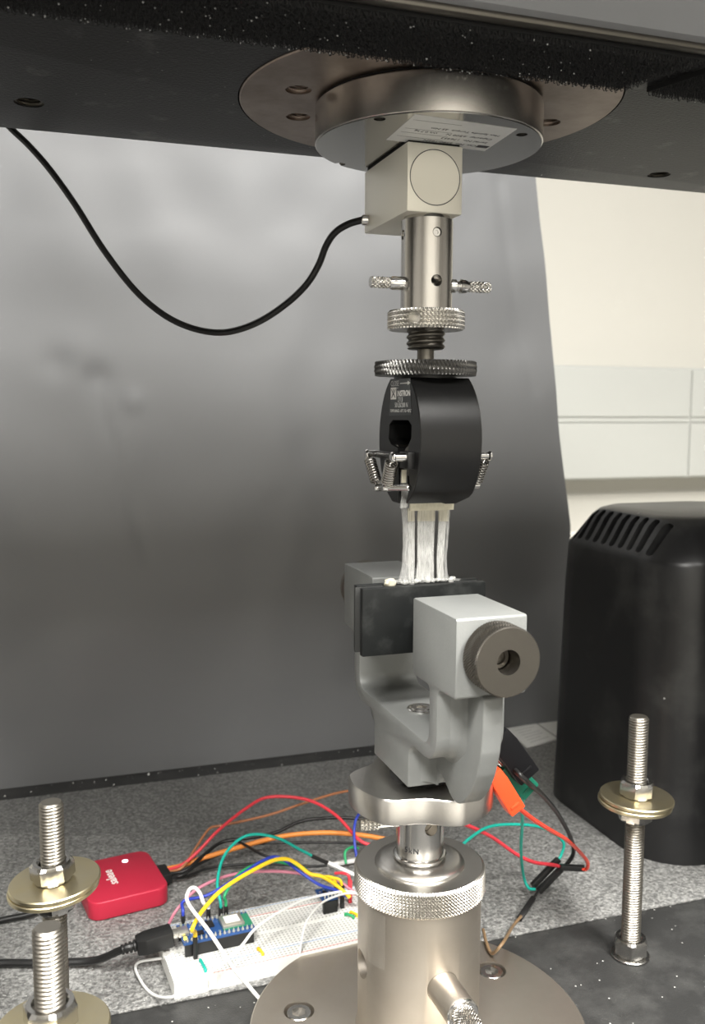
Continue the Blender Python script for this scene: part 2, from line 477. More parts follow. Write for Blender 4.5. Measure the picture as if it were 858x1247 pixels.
# ================================================================== testing machine: base, columns, crosshead
fr = thing('testing_machine_frame', 'black testing machine base with dark textured deck and two columns', 'machine', (0, .1, -.15))
obj('base', box(-.40, .44, -.30, .46, -.15, 0, .006), 'deck_black', fr)
for cx in (-.325, .315):
    obj('column', box(cx - .035, cx + .035, -.035, .035, 0, .95, .006), 'column_black', fr)

ZC = .4943
ch = thing('crosshead', 'black crosshead beam with dusty scratched underside above the load cell', 'crosshead', (0, 0, ZC))
def hole_cut(x, y, r, z0, z1, n=28): return cyl(r, z0, z1, n, M=Matrix.Translation((x, y, 0)))
beam = box(-.44, .43, -.100, .110, ZC, .66, .002)
holes = [(-.187, .061, .0072), (.192, .0766, .0072)]
beam = cut(beam, [hole_cut(x, y, r, ZC - .01, ZC + .025) for x, y, r in holes] + [cyl(.0935, ZC - .01, ZC + .012, 96)] + [box(cx - .037, cx + .037, -.037, .037, ZC - .01, .68) for cx in (-.325, .315)])
obj('beam', beam, 'crosshead_black', ch)
for x, y, r in holes:
    obj('threaded_hole', cut(cyl(.0074, ZC + .0006, ZC + .022, 28, M=Matrix.Translation((x, y, 0))), [thread(.0064, ZC - .002, ZC + .02, .0016, .0009, 24, Matrix.Translation((x, y, 0)))]), 'hole_dark', ch)
# front cover panel and its edge strip
cov = prism([(-.1005, ZC + .001), (-.112, ZC + .001), (-.200, ZC + .060), (-.200, .66), (-.1005, .66)], -.44, .43,
            Matrix(((0, 0, 1, 0), (1, 0, 0, 0), (0, 1, 0, 0), (0, 0, 0, 1))), .002)
obj('front_cover', cov, 'cover_grey', ch, 30)
obj('edge_strip', box(-.44, .43, -.1065, -.1005, ZC - .0015, ZC + .002, .001), 'steel_dark', ch)

# velcro strips stuck under the front edge
def velcro(x0, x1, skew, label):
    za = ZC - .0025
    t = thing('velcro_strip', label, 'velcro', ((x0 + x1) / 2, -.08, za), 'hook tape under the crosshead edge')
    ya, yb = -.0998, -.058
    obj('backing', prism([(x0, ya), (x1, ya), (x1 - skew, yb), (x0 - skew, yb)], za, ZC - .0001), 'velcro', t, 0)
    vs_, fs = [], []; rnd = random.Random(3)
    L = x1 - x0; nx, ny = int(L / .0014), 28
    for i in range(nx):
        for j in range(ny):
            f = (j + .5) / ny; y = yb + (ya - yb) * f; x = x0 + L * (i + .5) / nx - skew * (1 - f)
            x += rnd.uniform(-.0004, .0004); y += rnd.uniform(-.0004, .0004); h = rnd.uniform(.0012, .0023); lean = rnd.uniform(-.0009, .0009); s = .00021
            o = len(vs_)
            for (dx, dy, dz) in ((0, 0, 0), (lean * .5, .0002, -h * .7), (lean * 1.2 + .0004, .0004, -h), (lean + .0011, .0002, -h * .75)):
                vs_.append((x + dx - s, y + dy, za + dz)); vs_.append((x + dx + s, y + dy, za + dz)); vs_.append((x + dx, y + dy + s * 1.6, za + dz))
            for q in range(3):
                a = o + q * 3
                fs += [(a, a + 1, a + 4, a + 3), (a + 1, a + 2, a + 5, a + 4), (a + 2, a, a + 3, a + 5)]
    obj('hooks', mesh(vs_, fs), 'velcro', t, 0, kind='stuff', fix=False)
    vs_, fs = [], []
    for i in range(int(L * 600)):
        c = Vector((rnd.uniform(x0 + .01, x1 - .01 - skew), rnd.uniform(ya, yb) if rnd.random() < .6 else yb - .001, za - rnd.uniform(.0012, .0023)))
        s = rnd.uniform(.00016, .0005); o = len(vs_)
        for q in ((1, 0, 0), (-1, 0, 0), (0, 1, 0), (0, -1, 0), (0, 0, 1), (0, 0, -1)): vs_.append(c + Vector(q) * s * rnd.uniform(.6, 1.3))
        for (a, b) in ((0, 2), (2, 1), (1, 3), (3, 0)): fs += [(o + a, o + b, o + 4), (o + b, o + a, o + 5)]
    obj('lint', mesh(vs_, fs), 'lint', t, 0, kind='stuff', fix=False)
velcro(-.30, .084, .014, 'long black hook tape strip under the crosshead front edge')
velcro(.099, .30, .014, 'shorter black hook tape strip beyond the slanted gap')

# adapter plate set into the crosshead
ap = thing('adapter_plate', 'brown stained steel adapter disc set into the crosshead underside', 'adapter plate', (0, 0, ZC - .0008))
plate_holes = [(-.067, -.002), (-.0565, .037), (.069, .003), (.052, .045)]
pl = cut(lathe([(.0922, ZC - .0006), (.0928, ZC), (.0928, ZC + .010), (.06, ZC + .010)], 128), [hole_cut(x, y, .0062, ZC - .01, ZC + .03) for x, y in plate_holes])
obj('disc', pl, 'steel_rusty', ap)
for x, y in plate_holes:
    T = Matrix.Translation((x, y, 0))
    obj('threaded_hole', cut(cyl(.0062, ZC + .0004, ZC + .0095, 28, M=T), [thread(.0054, ZC - .002, ZC + .0085, .0014, .0009, 24, T)]), 'steel_rusty', ap)

# ================================================================== load cell
ZB = .474
lc = thing('load_cell', 'silver round load cell with square block hanging under the adapter disc', 'load cell', (0, 0, ZB))
fh = [(math.radians(a)) for a in (-135, -45, 45, 135, 180, 0)]
fa = [pz(x, y, ZB) for x, y in ((462, 145), (635, 164), (414, 200), (568, 214))]
RF = .056
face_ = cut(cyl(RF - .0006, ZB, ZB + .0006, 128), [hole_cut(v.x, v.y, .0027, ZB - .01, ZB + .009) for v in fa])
obj('shaded_face', face_, 'steel_flange_shaded', lc)  # same steel as the flange; its dark colour stands in for shade
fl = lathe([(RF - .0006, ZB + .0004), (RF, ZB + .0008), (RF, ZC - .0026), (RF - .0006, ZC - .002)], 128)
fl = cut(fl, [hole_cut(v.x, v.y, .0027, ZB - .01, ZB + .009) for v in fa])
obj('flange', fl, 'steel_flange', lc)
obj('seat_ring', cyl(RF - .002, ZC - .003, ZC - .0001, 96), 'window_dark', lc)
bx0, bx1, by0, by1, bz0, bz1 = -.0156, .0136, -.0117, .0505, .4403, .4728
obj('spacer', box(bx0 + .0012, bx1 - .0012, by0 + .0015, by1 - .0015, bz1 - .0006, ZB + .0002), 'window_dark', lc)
blk = obj('block', box(bx0, bx1, by0, by1, bz0, bz1, .0007), 'aluminium_block', lc)
cc = Vector(((bx0 + bx1) / 2, by0, (bz0 + bz1) / 2 + .0005))
Mf = Mx(cc, (0, -1, 0), (1, 0, 0))
obj('round_plug', cyl(.0129, -.003, .00012, 64, .0001, Mf), 'aluminium_block', blk)
obj('plug_seam', ring(.0129, .0133, -.002, .00004, 64, .00001, Mf), 'ink', blk)
obj('cable_gland', cyl(.0028, 0, .004, 20, .0005, Mx((bx0 + .0005, by1 - .006, .4465), (-1, .3, 0))), 'steel_bright', lc)
# cable sagging to the crosshead
cpts = [((443, 268), .047), ((424, 273), .05), ((408, 283), .055), ((397, 299), .06), ((388, 322), .065), ((374, 345), .07), ((352, 367), .078), ((322, 388), .086), ((292, 401), .094), ((264, 405), .10),
        ((232, 399), .108), ((199, 383), .114), ((164, 353), .12), ((126, 304), .126), ((92, 250), .132), ((62, 208), .137), ((36, 178), .14), ((14, 157), .143), ((-10, 132), .145), ((-40, 95), .147)]
cp = [py(p[0], p[1], y) for p, y in cpts]; cp[0] = Vector((bx0 - .003, by1 - .005, .4465))
obj('cable', tube(cp, .0019, 10), 'cable_black', lc)
# rating label on the flange underside
q = [pz(x, y, ZB) for x, y in ((505, 139), (629, 157), (590, 183.5), (470, 170))]
lab = mesh([v + Vector((0, 0, d)) for d in (-.00018, -.00001) for v in q], [(0, 1, 2, 3), (7, 6, 5, 4), (0, 4, 5, 1), (1, 5, 6, 2), (2, 6, 7, 3), (3, 7, 4, 0)])
lb = obj('rating_label', lab, 'label_white', lc, 0)
o_ = q[2]; tx = (q[3] - q[2]).normalized(); ty = (q[1] - q[2]); ty = (ty - tx * ty.dot(tx)).normalized() * -1
tz = Vector((0, 0, -1)); wid = (q[3] - q[2]).length; hgt = (q[1] - q[2]).length
up_t = (q[2] - q[1]).normalized()
def LM(u, v):   # u along text from the logo corner, v from the top of the label down
    p = q[2] + tx * (u * wid) - up_t * (v * hgt) + Vector((0, 0, -.00022))
    yy = (up_t - tx * up_t.dot(tx)).normalized()
    return Matrix(((tx.x, yy.x, 0, p.x), (tx.y, yy.y, 0, p.y), (0, 0, -1, p.z), (0, 0, 0, 1)))
for s, u, v, sz in (('Cat. No. 2580-105N', .14, .20, .0034), ('Serial No. 176453', .08, .37, .0034), ('Capacity  \u00b1500 N', .08, .53, .0034), ('Max Spindle Torque  25 Nm', .06, .70, .0031), ('Wt 0.7 kg', .62, .53, .0030)):
    obj('label_text', text(s, sz, LM(u, v), .00002), 'ink', lb, 0, fix=False)
obj('label_logo', prism([(0, -.001), (.0062, -.001), (.0062, .0028), (0, .0028)], 0, .00004, LM(.02, .20)), 'ink', lb, 0)
for v in (.24, .41, .57, .90): obj('label_rule', prism([(0, 0), (wid * .45, 0), (wid * .45, .00022), (0, .00022)], 0, .00003, LM(.5, v)), 'ink', lb, 0)

# ================================================================== coupling under the load cell
cz0, cz1 = .3944, .4403
cpn = thing('shaft_coupling', 'steel coupling sleeve with knurled lock collar below the load cell', 'coupling', (0, 0, .375))
sl = lathe([(.0115, cz1), (.0118, cz1 - .0015), (.0130, cz1 - .0018), (.0130, cz0)], 64)
rot = lambda a: Vector((cos(radians(a)), sin(radians(a)), 0))
def rad_cyl(a, z, r, d0, d1, n=24, bev=0.): return cyl(r, d0, d1, n, bev, Mx((0, 0, z), rot(a)))
sl = cut(sl, [rad_cyl(-90, .408, .0029, 0, .02), rad_cyl(-90, .4312, .0024, .0105, .02), rad_cyl(180, .4312, .0024, .0105, .02)])
slv = obj('sleeve', sl, 'steel', cpn)
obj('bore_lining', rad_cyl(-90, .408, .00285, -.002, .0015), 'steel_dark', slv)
for a in (-90, 180):
    m_ = cut(rad_cyl(a, .4312, .0022, .009, .0122, 20, .0003), [prism([(.0011 * cos(k * pi / 3), .0011 * sin(k * pi / 3)) for k in range(6)], .0115, .014, Mx((0, 0, .4312), rot(a)))])
    obj('set_screw', m_, 'steel_bright', slv)
kz0 = .3848
kc = knurl(.0198, kz0, cz0, 60, .0021, .0015, bev=.0012, ns=6)
kc = cut(kc, [rad_cyl(-131, (kz0 + cz0) / 2, .0031, .012, .03)])
obj('lock_collar', kc, 'knurl_bright', cpn, 25)
obj('threaded_shank', thread(.0098, .3752, kz0 + .001, .0031, .0012, 40), 'steel_dark', cpn, 60)
# cross pin
ZP = .4075
pn = thing('clevis_pin', 'chrome pin with knurled ends through the upper coupling', 'pin', (0, 0, ZP))
Mp = Mx((0, 0, ZP), (1, 0, 0))
obj('shaft', lathe([(.0022, -.0205), (.0034, -.0185), (.0034, -.0125), (.0028, -.012), (.0028, .012), (.0034, .0135), (.0034, .0158), (.0025, .0166), (.0025, .0178), (.0036, .0186), (.0034, .0215), (.0022, .0238)], 28, Mp), 'steel_bright', pn)
obj('knurled_end', knurl(.0031, -.0300, -.0200, 10, .0022, .0010, Mp, .0006), 'knurl_bright', pn, 20)
obj('knurled_end', knurl(.0031, .0232, .0352, 10, .0022, .0010, Mp, .0006), 'knurl_bright', pn, 20)

# ================================================================== upper roller grip
ug = thing('upper_roller_grip', 'black drum roller grip with springs hanging from the coupling', 'grip', (0, 0, .297))
obj('stem', cyl(.0043, .3690, .3760, 28), 'steel_dark', ug)
obj('adjusting_nut', knurl(.0263, .3618, .3690, 80, .0048, .0015, bev=.0009, helical=.35, ns=6), 'black_knurl', ug, 25)
obj('nut_hub', cyl(.016, .3600, .3620, 40), 'black_anodised', ug)
GX0, GX1, GY = -.0155, .0172, -.0030
zc_ = .3292
prof = []
zt_, zb_ = .3605, .2975
def halfw(z):
    k = (z - zc_) / .0350
    return .0285 * sqrt(max(0, 1 - k * k))
N_ = 26
zs = [zb_ + .006 + (zt_ - zb_ - .006) * i / N_ for i in range(N_ + 1)]
right = [(GY - halfw(z), z) for z in zs]; left = [(GY + halfw(z), z) for z in zs]
outl = [(GY + .0085, zb_), (GY - .0098, zb_)] + right + left[::-1]
YZ = Matrix(((0, 0, 1, 0), (1, 0, 0, 0), (0, 1, 0, 0), (0, 0, 0, 1)))   # local x->Y, y->Z, z->X
body = prism(outl, GX0, GX1, YZ, .0005, 1)
win = [px(a, b, GX0) for a, b in ((474, 517), (478, 511.5), (497, 511.5), (501, 518), (500.5, 534), (497, 542), (496.5, 560), (498.5, 590), (493, 620), (484, 620), (486, 590), (484.5, 560), (484, 546), (476, 541), (473, 534))]
# chamfered lower corners along the drum ends
body = cut(body, [prism([(v.y, v.z) for v in win], GX0 - .01, GX0 + .022, YZ),
                  box(-.02, .02, -.05, .05, -.006, .006, M=Matrix.Translation((GX1 + .0018, 0, zb_ - .0022)) @ Matrix.Rotation(radians(-38), 4, 'Y'))])
obj('drum', body, 'black_anodised', ug, 30)
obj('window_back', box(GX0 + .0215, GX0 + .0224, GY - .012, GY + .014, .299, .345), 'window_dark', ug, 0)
for yy, zz, rr in ((-.0095, .3195, .0075), (.0085, .3195, .0075)):
    obj('roller', cyl(rr, GX0 + .0015, GX0 + .021, 40, .0006, Mx((0, GY + yy, zz), (1, 0, 0))), 'steel_dark', ug)
def face(a, b, X): return px(a, b, X)
# spring mechanism on both ends
def bar(p, q_, r, m, name='spring_pin', n=14): 
    d = Vector(q_) - Vector(p); return obj(name, cyl(r, 0, d.length, n, r * .25, Mx(p, d)), m, ug)
XS = -.0235
A1 = face(483, 557, XS); A2 = face(450.5, 553, XS); B1 = face(470, 594, XS); B2 = face(460, 594, XS)
bar(A1 + Vector((-.0025, 0, 0)), Vector((GX0 + .001, A1.y, A1.z)), .0021, 'steel_bright')
bar(A1 + Vector((-.0032, 0, 0)), A1 + Vector((-.0012, 0, 0)), .0028, 'steel_bright')
bar(A2 + Vector((-.0025, 0, 0)), A2 + Vector((.006, 0, 0)), .0019, 'steel_bright')
bar(A2 + Vector((-.0028, 0, 0)), A2 + Vector((-.001, 0, 0)), .0026, 'steel_bright')
dv = A2 - A1
obj('link_bar', box(-.0012, .0012, -.0018, .0018, 0, dv.length, .0004, M=Mx(A1 + Vector((.004, 0, 0)), dv, (1, 0, 0))), 'black_anodised', ug)
pb = face(499, 560, GX0)
obj('pivot_block', box(GX0 - .0035, GX0 + .002, pb.y - .006, pb.y + .0055, pb.z - .0042, pb.z + .004, .0005), 'black_anodised', ug)
bar(B2 + Vector((-.0022, 0, 0)), B2 + Vector((.0025, 0, 0)), .0019, 'steel_bright')
bar(B1 + Vector((-.0022, 0, 0)), B1 + Vector((.003, 0, 0)), .0019, 'steel_bright')
e1 = face(499, 594, GX0 - .001)
bar(B1 + Vector((.001, 0, 0)), e1, .0016, 'steel_bright', 'cross_rod')
bar(B2, B1, .0013, 'steel_bright', 'cross_rod')
obj('spring', spring(A2 + Vector((-.001, 0, 0)), B2, .0026, .00055, 9), 'steel', ug, 60)
obj('spring', spring(A1 + Vector((-.002, 0, 0)), B1, .0030, .00055, 9), 'steel', ug, 60)
XR = .0235
R1 = face(592, 555, XR); R2 = face(579, 591, XR)
for Pp in (R1, R2):
    bar(Vector((GX1 - .002, Pp.y, Pp.z)), Pp + Vector((.002, 0, 0)), .0017, 'steel_bright')
bar(R1 + Vector((.0005, 0, 0)), R1 + Vector((.0025, 0, 0)), .0026, 'steel_bright')
obj('spring', spring(R1, R2, .0023, .0005, 8), 'steel', ug, 60)
# black maker's plate with white print on the end face
lt = [face(a, b, GX0 - .0001) for a, b in ((477.5, 461.5), (499, 460.5), (501, 505), (473.5, 506.5))]
pm = mesh([v + Vector((d, 0, 0)) for d in (-.00012, .0002) for v in lt], [(0, 1, 2, 3), (7, 6, 5, 4), (0, 4, 5, 1), (1, 5, 6, 2), (2, 6, 7, 3), (3, 7, 4, 0)])
mp_ = obj('maker_plate', pm, 'label_black', ug, 0)
def FM(a, b):
    p = face(a, b, GX0 - .00024); return Matrix(((0, 0, -1, p.x), (-1, 0, 0, p.y), (0, 1, 0, p.z), (0, 0, 0, 1)))
obj('plate_text', text('CLOSE', .0038, FM(475.5, 470.5), .00003), 'label_print', mp_, 0, fix=False)
obj('plate_arrow', prism([(0, -.0003), (.0100, -.0003), (.0100, -.0011), (.0135, 0), (.0100, .0011), (.0100, .0003), (0, .0003)], 0, .00005, FM(487, 467)), 'label_print', mp_, 0)
obj('plate_rule', prism([(0, 0), (.0105, 0), (.0105, .0003), (0, .0003)], 0, .00005, FM(475.5, 473.5)), 'label_print', mp_, 0)
lgo = obj('plate_logo', prism([(0, 0), (.0078, 0), (.0078, .0060), (0, .0060)], 0, .00005, FM(475.5, 486.5)), 'white_print', mp_, 0)
for s_ in ([(.0010, .0008), (.0018, .0008), (.0039, .0026), (.0060, .0008), (.0068, .0008), (.0043, .0034), (.0043, .0052), (.0035, .0052), (.0035, .0034)],
           [(.0008, .0052), (.0014, .0052), (.0029, .0036), (.0025, .0032)], [(.0070, .0052), (.0064, .0052), (.0049, .0036), (.0053, .0032)]):
    obj('logo_mark', prism(s_, .00004, .00009, FM(475.5, 486.5)), 'ink', lgo, 0)
obj('plate_text', text('INSTRON', .0040, FM(483.5, 482.5), .00003, bold=.00008), 'white_print', mp_, 0, fix=False)
for s_, a, b, z_ in (('2713', 484, 489.5, .0034), ('50 LB/200 N', 480.5, 496, .0034), ('TEMP RANGE -10\u00b0C TO +70\u00b0C', 474.8, 502, .00215)):
    obj('plate_text', text(s_, z_, FM(a, b), .00003), 'label_print', mp_, 0, fix=False)

# ================================================================== specimen
sp = thing('gel_specimen', 'translucent layered film specimen stretched between the two grips', 'specimen', (.0015, 0, .2555))
SY = 0.0
def strip(pxs, m, name, th=.0008, y0=SY, rough=False):
    P = [py(a, b, y0) for a, b in pxs]
    return obj(name, prism([(v.x, v.z) for v in P], y0 - th / 2, y0 + th / 2, Matrix(((1, 0, 0, 0), (0, 0, 1, 0), (0, 1, 0, 0), (0, 0, 0, 1)))), m, sp, 0)
strip([(496.5, 634), (504.5, 634), (504.3, 690), (503.5, 706), (497, 706), (496.5, 680)], 'film_white', 'film_strip')
strip([(508, 634), (529, 634), (527.5, 670), (528, 706), (506, 706), (508, 685)], 'film_white', 'film_strip')
strip([(534, 634), (543, 634), (541, 660), (539.5, 690), (541, 706), (532, 706), (531.5, 680)], 'film_white', 'film_strip')
strip([(496, 619), (546.5, 619), (545.5, 635), (534, 634.5), (534, 622), (529, 622), (529, 634.5), (508, 634.5), (508.5, 622), (504, 622), (504.5, 634.5), (496.5, 635)], 'film_beige', 'end_band', .0010)
strip([(488, 614), (493.5, 614), (495.5, 640), (494.5, 668), (493, 690), (495, 707), (486, 707), (489.5, 690), (490.8, 665), (490.5, 640)], 'film_clear', 'edge_film', .0014)
strip([(544, 620), (547.5, 620), (546, 640), (545, 655), (543, 680), (544, 696), (546, 706), (541.5, 706), (540.8, 680), (543, 650)], 'film_clear', 'edge_film', .0014)
strip([(494, 620), (496.5, 622), (496.5, 706), (494.5, 706), (493, 680), (495, 650)], 'film_clear', 'edge_film', .0005)
strip([(499, 612), (552, 611.5), (551.5, 620.5), (498.5, 622)], 'tab_cream', 'paper_tab', .0012, -.0012)
# folded tail that passes up through the grip window
strip([(488, 575), (495.5, 575), (496, 598), (497, 612), (495, 618), (487, 619), (489, 604), (488, 592)], 'film_clear', 'tail', .0012, -.012)
strip([(489, 572), (494.5, 572), (494, 588), (488.5, 588)], 'tab_cream', 'tail_tab', .0010, -.0124)
rnd = random.Random(5)
def lump(cx, cy_, cz_, sx, sy, sz, m, name, seed):
    bm = bmesh.new(); bmesh.ops.create_icosphere(bm, subdivisions=2, radius=1); r2 = random.Random(seed)
    for v in bm.verts:
        k = 1 + r2.uniform(-.22, .22); v.co = Vector((cx + v.co.x * sx * k, cy_ + v.co.y * sy * k, cz_ + v.co.z * sz * k))
    me = bpy.data.meshes.new('m'); bm.to_mesh(me); bm.free(); return obj(name, me, m, sp, 60)
zj = .2553
for i in range(15):
    lump(-.0135 + i * .0022 + rnd.uniform(-.0008, .0008), rnd.uniform(-.0015, .0012), zj + .0005 + rnd.uniform(0, .0008), rnd.uniform(.0012, .0022), .0016, rnd.uniform(.0007, .0016), 'film_white' if i % 3 else 'film_clear', 'frayed_edge', 40 + i)
lump(-.0178, .001, zj + .0006, .0036, .0028, .0026, 'tab_cream', 'adhesive_lump', 9)
lump(.0185, .0005, zj + .0003, .0034, .0015, .0008, 'film_clear', 'frayed_edge', 77)

# ================================================================== lower screw grip
gp = thing('lower_screw_grip', 'grey cast screw side action grip with black jaws', 'grip', (0, 0, .156))
half = [(.025, .156), (.025, .1795), (.0595, .1795), (.0595, .2165), (.079, .2175), (.079, .254), (.029, .254), (.029, .2160), (.050, .2160), (.050, .187)]
hr = [.001, .007, .014, .004, .0015, .0015, .0015, .0025, .003, .007]
full = [(-y, z) for y, z in half][::-1] + half
fr_ = hr[::-1] + hr
pf = rounded(full, fr_, 5)
obj('frame', prism(pf, -.0175, .0175, YZ, .0009, 2), 'cast_grey', gp, 30)
rib_half = [(.022, .160), (.030, .1685), (.0405, .1645), (.0490, .1590), (.0560, .1585), (.0630, .1625), (.0700, .1700), (.0755, .1795), (.0795, .1910), (.0812, .2030), (.0812, .2180), (.058, .2185), (.058, .186), (.022, .181)]
for s_ in (-1, 1):
    obj('rib', prism(rounded([(s_ * a, b) for a, b in rib_half], [.001, .004, .01, .02, .02, .02, .02, .02, .02, .02, .002, 0, 0, 0], 5), -.0048, .0052, YZ, .0008, 2), 'cast_grey', gp, 45)
    # blending fillets that follow the arm and base outline beside the rib
    path = rounded([(.0594, .2172), (.0594, .1796), (.0249, .1796), (.0249, .1585)], [0, .014, .007, 0], 6)
    for sx in (-1, 1):
        x0_ = -.0047 if sx < 0 else .0051
        prof_ = [(-.001, -.0004), (.0075, -.0004), (.0034, .0008), (.0013, .0028), (0, .0068), (-.001, .0068)]
        vs_, fs = [], []
        for i, p in enumerate(path):
            p0, p1 = Vector(path[max(i - 1, 0)]), Vector(path[min(i + 1, len(path) - 1)]); t_ = (p1 - p0).normalized(); nn = Vector((-t_.y, t_.x))
            if i < 4: nn = Vector((1, 0))
            for a, b in prof_:
                b2 = b * (.55 if nn.y < -.3 else 1)
                vs_.append((x0_ + sx * a, s_ * (p[0] + nn.x * b2), p[1] + nn.y * b2))
        k = len(prof_)
        for i in range(len(path) - 1):
            for j in range(k): fs.append((i * k + j, i * k + (j + 1) % k, (i + 1) * k + (j + 1) % k, (i + 1) * k + j))
        fs += [tuple(range(k - 1, -1, -1)), tuple(range((len(path) - 1) * k, len(path) * k))]
        obj('fillet', mesh(vs_, fs), 'cast_grey', gp, 50)
# mounting bolt in the floor of the U
bt = cut(cyl(.0078, .1865, .1882, 40, .0005), [cyl(.0063, .1876, .190, 40)])
obj('bolt_ring', bt, 'steel_bright', gp)
obj('bolt', cut(cyl(.0058, .1860, .1884, 36, .0006), [prism([(.0032 * cos(k * pi / 3), .0032 * sin(k * pi / 3)) for k in range(6)], .1872, .19)]), 'steel', gp)
# jaws
jx0, jx1, jz0, jz1 = -.0356, .0330, .2200, .2550
for s_, ya, yb, rub in ((-1, -.0068, -.0026, (-.0026, -.0010)), (1, .0026, .0072, (.0010, .0026))):
    j = obj('jaw', box(jx0, jx1, ya, yb, jz0, jz1, .0005), 'jaw_black', gp)
    obj('jaw_facing', box(jx0 + (.001 if s_ < 0 else -.0012), jx1 - .001, *rub, jz0 + .0006, jz1 - .0006, .0002), 'jaw_rubber', j)
    obj('jaw_shaft', cyl(.0075, .0065, .030, 32, .0004, Mx((0, 0, .2370), (0, s_, 0))), 'steel_dark', gp)
# knobs
for s_ in (-1, 1):
    Mk = Mx((.0004, s_ * .0790, .2370), (0, s_, 0))
    kn = obj('knob', cut(knurl(.0160, .0015, .0150, 74, .0019, .0008, Mk, .0010), [cyl(.0056, .004, .02, 32, M=Mk)]), 'steel_dark', gp, 25)
    obj('knob_collar', cyl(.0125, -.0005, .0017, 40, M=Mk), 'steel_dark', kn)
    obj('screw_end', cut(cyl(.0054, -.001, .0055, 28, .0004, Mk), [cyl(.0034, .0015, .012, 20, M=Mk)]), 'steel_dark', kn)

# ================================================================== scalloped lock disc below the grip
DZ1, DZ0 = .1510, .1375
ld_ = thing('scalloped_lock_disc', 'scalloped steel lock disc on a short shaft below the grey grip', 'lock disc', (0, 0, .1054))
def scal(r, a):
    d = 0
    for k in range(3):
        x = abs(((a - radians(-110 + 120 * k) + pi) % (2 * pi)) - pi) / radians(33)
        if x < 1: d += .0074 * (.5 + .5 * cos(pi * x)) ** .8
    return r - d * min(1, r / .03)
obj('disc', lathe([(.012, DZ0), (.0375, DZ0), (.0385, DZ0 + .0007), (.0385, DZ1 - .0010), (.0377, DZ1), (.012, DZ1)], 180, rfun=scal), 'steel_brushed', ld_, 40)
obj('spigot', cyl(.0165, DZ1 - .001, .1561, 40), 'window_dark', ld_)
sh = lathe([(.0127, .1056), (.0127, DZ0 + .001)], 64)
sh = cut(sh, [rad_cyl(-84, .1262, .0038, 0, .02)])
shf = obj('shaft', sh, 'steel_bright', ld_)
obj('bore_lining', cyl(.0036, -.001, .006, 24, M=Mx((0, 0, .1262), rot(-84))), 'steel_satin', shf)
obj('shaft_ring', lathe([(.0127, .1062), (.0141, .1066), (.0143, .1080), (.0134, .1086), (.0127, .1086)], 64, close=True), 'steel_bright', ld_)
# stamped rating on the shaft
cu_M = None
for i_, c_ in enumerate('5kN'):
    a_ = radians(-152 + i_ * 11.5)
    p = Vector((.01275 * cos(a_), .01275 * sin(a_), .1128)); nrm = Vector((cos(a_), sin(a_), 0))
    obj('stamped_text', text(c_, .0042, Mx(p, nrm, Vector((-sin(a_), cos(a_), 0))), .00006), 'ink', shf, 0, fix=False)
lp = thing('lock_pin', 'small knurled steel pin sticking out under the scalloped disc', 'pin', (-.02, 0, .1262))
Mq = Mx((0, 0, .1262), (-1, .12, 0))
obj('shaft', cyl(.0029, .010, .0230, 24, .0004, Mq), 'steel_bright', lp)
obj('knurled_end', knurl(.0034, .0222, .0330, 10, .0022, .0010, Mq, .0007), 'knurl_bright', lp, 20)

# ================================================================== base adapter
PZ = .0102
ba = thing('base_adapter', 'brown-grey steel base adapter with round flange and knurled ring', 'base adapter', (0, 0, 0))
bolts = [(-.0595, .0294), (.0605, .0300), (.0295, -.0600), (-.0300, -.0600)]
plate = lathe([(.0921, 0), (.0921, PZ - .0008), (.0913, PZ)], 160)
plate = cut(plate, [hole_cut(x, y, .0086, PZ - .0065, PZ + .01, 40) for x, y in bolts])
plate_o = obj('flange', plate, 'steel_satin', ba)
for x, y in bolts:
    T = Matrix.Translation((x, y, 0)); a0 = random.uniform(0, 1)
    b_ = cut(cyl(.0074, PZ - .0066, PZ - .0006, 40, .0008, T), [prism([(.0043 * cos(a0 + k * pi / 3), .0043 * sin(a0 + k * pi / 3)) for k in range(6)], PZ - .0045, PZ + .004, T)])
    obj('socket_bolt', b_, 'nut_steel', plate_o)
bc = lathe([(.0345, PZ - .0005), (.0332, PZ + .0015), (.0332, .0890)], 96)
bc = cut(bc, [rad_cyl(180, .0505, .0075, 0, .05, 36), rad_cyl(-90, .0505, .0086, .012, .05, 36)])
bco = obj('cylinder', bc, 'steel_satin', ba)
obj('bore_lining', cyl(.0073, -.005, .004, 30, M=Mx((0, 0, .0505), (-1, 0, 0))), 'window_dark', bco)
kr = knurl(.0354, .0884, .1026, 122, .0018, .0010, bev=.0018, rin=.0243, ns=6)
kr = cut(kr, [rad_cyl(-20, .0945, .0022, .03, .05, 20)])
obj('knurled_ring', kr, 'knurl_steel', ba, 25)
obj('top_disc', lathe([(.0243, .098), (.0243, .1030), (.0236, .1042), (.0206, .1056), (.0128, .1056), (.0128, .098)], 96, close=True), 'steel_brushed', ba)
bp_ = thing('base_pin', 'thick steel locking pin with knurled tip in the base cylinder', 'pin', (0, -.05, .05))
Mb = Mx((0, 0, .0505), (0, -1, 0))
obj('body', lathe([(.0084, .0135), (.0084, .0540), (.0078, .0552), (.0060, .0556)], 48, Mb), 'steel_satin', bp_)
obj('collar', ring(.0050, .0084, .0552, .0572, 40, .0006, Mb), 'steel_bright', bp_)
obj('knurled_tip', knurl(.0060, .0550, .0720, 24, .0018, .0008, Mb, .0014), 'knurl_steel', bp_, 20)
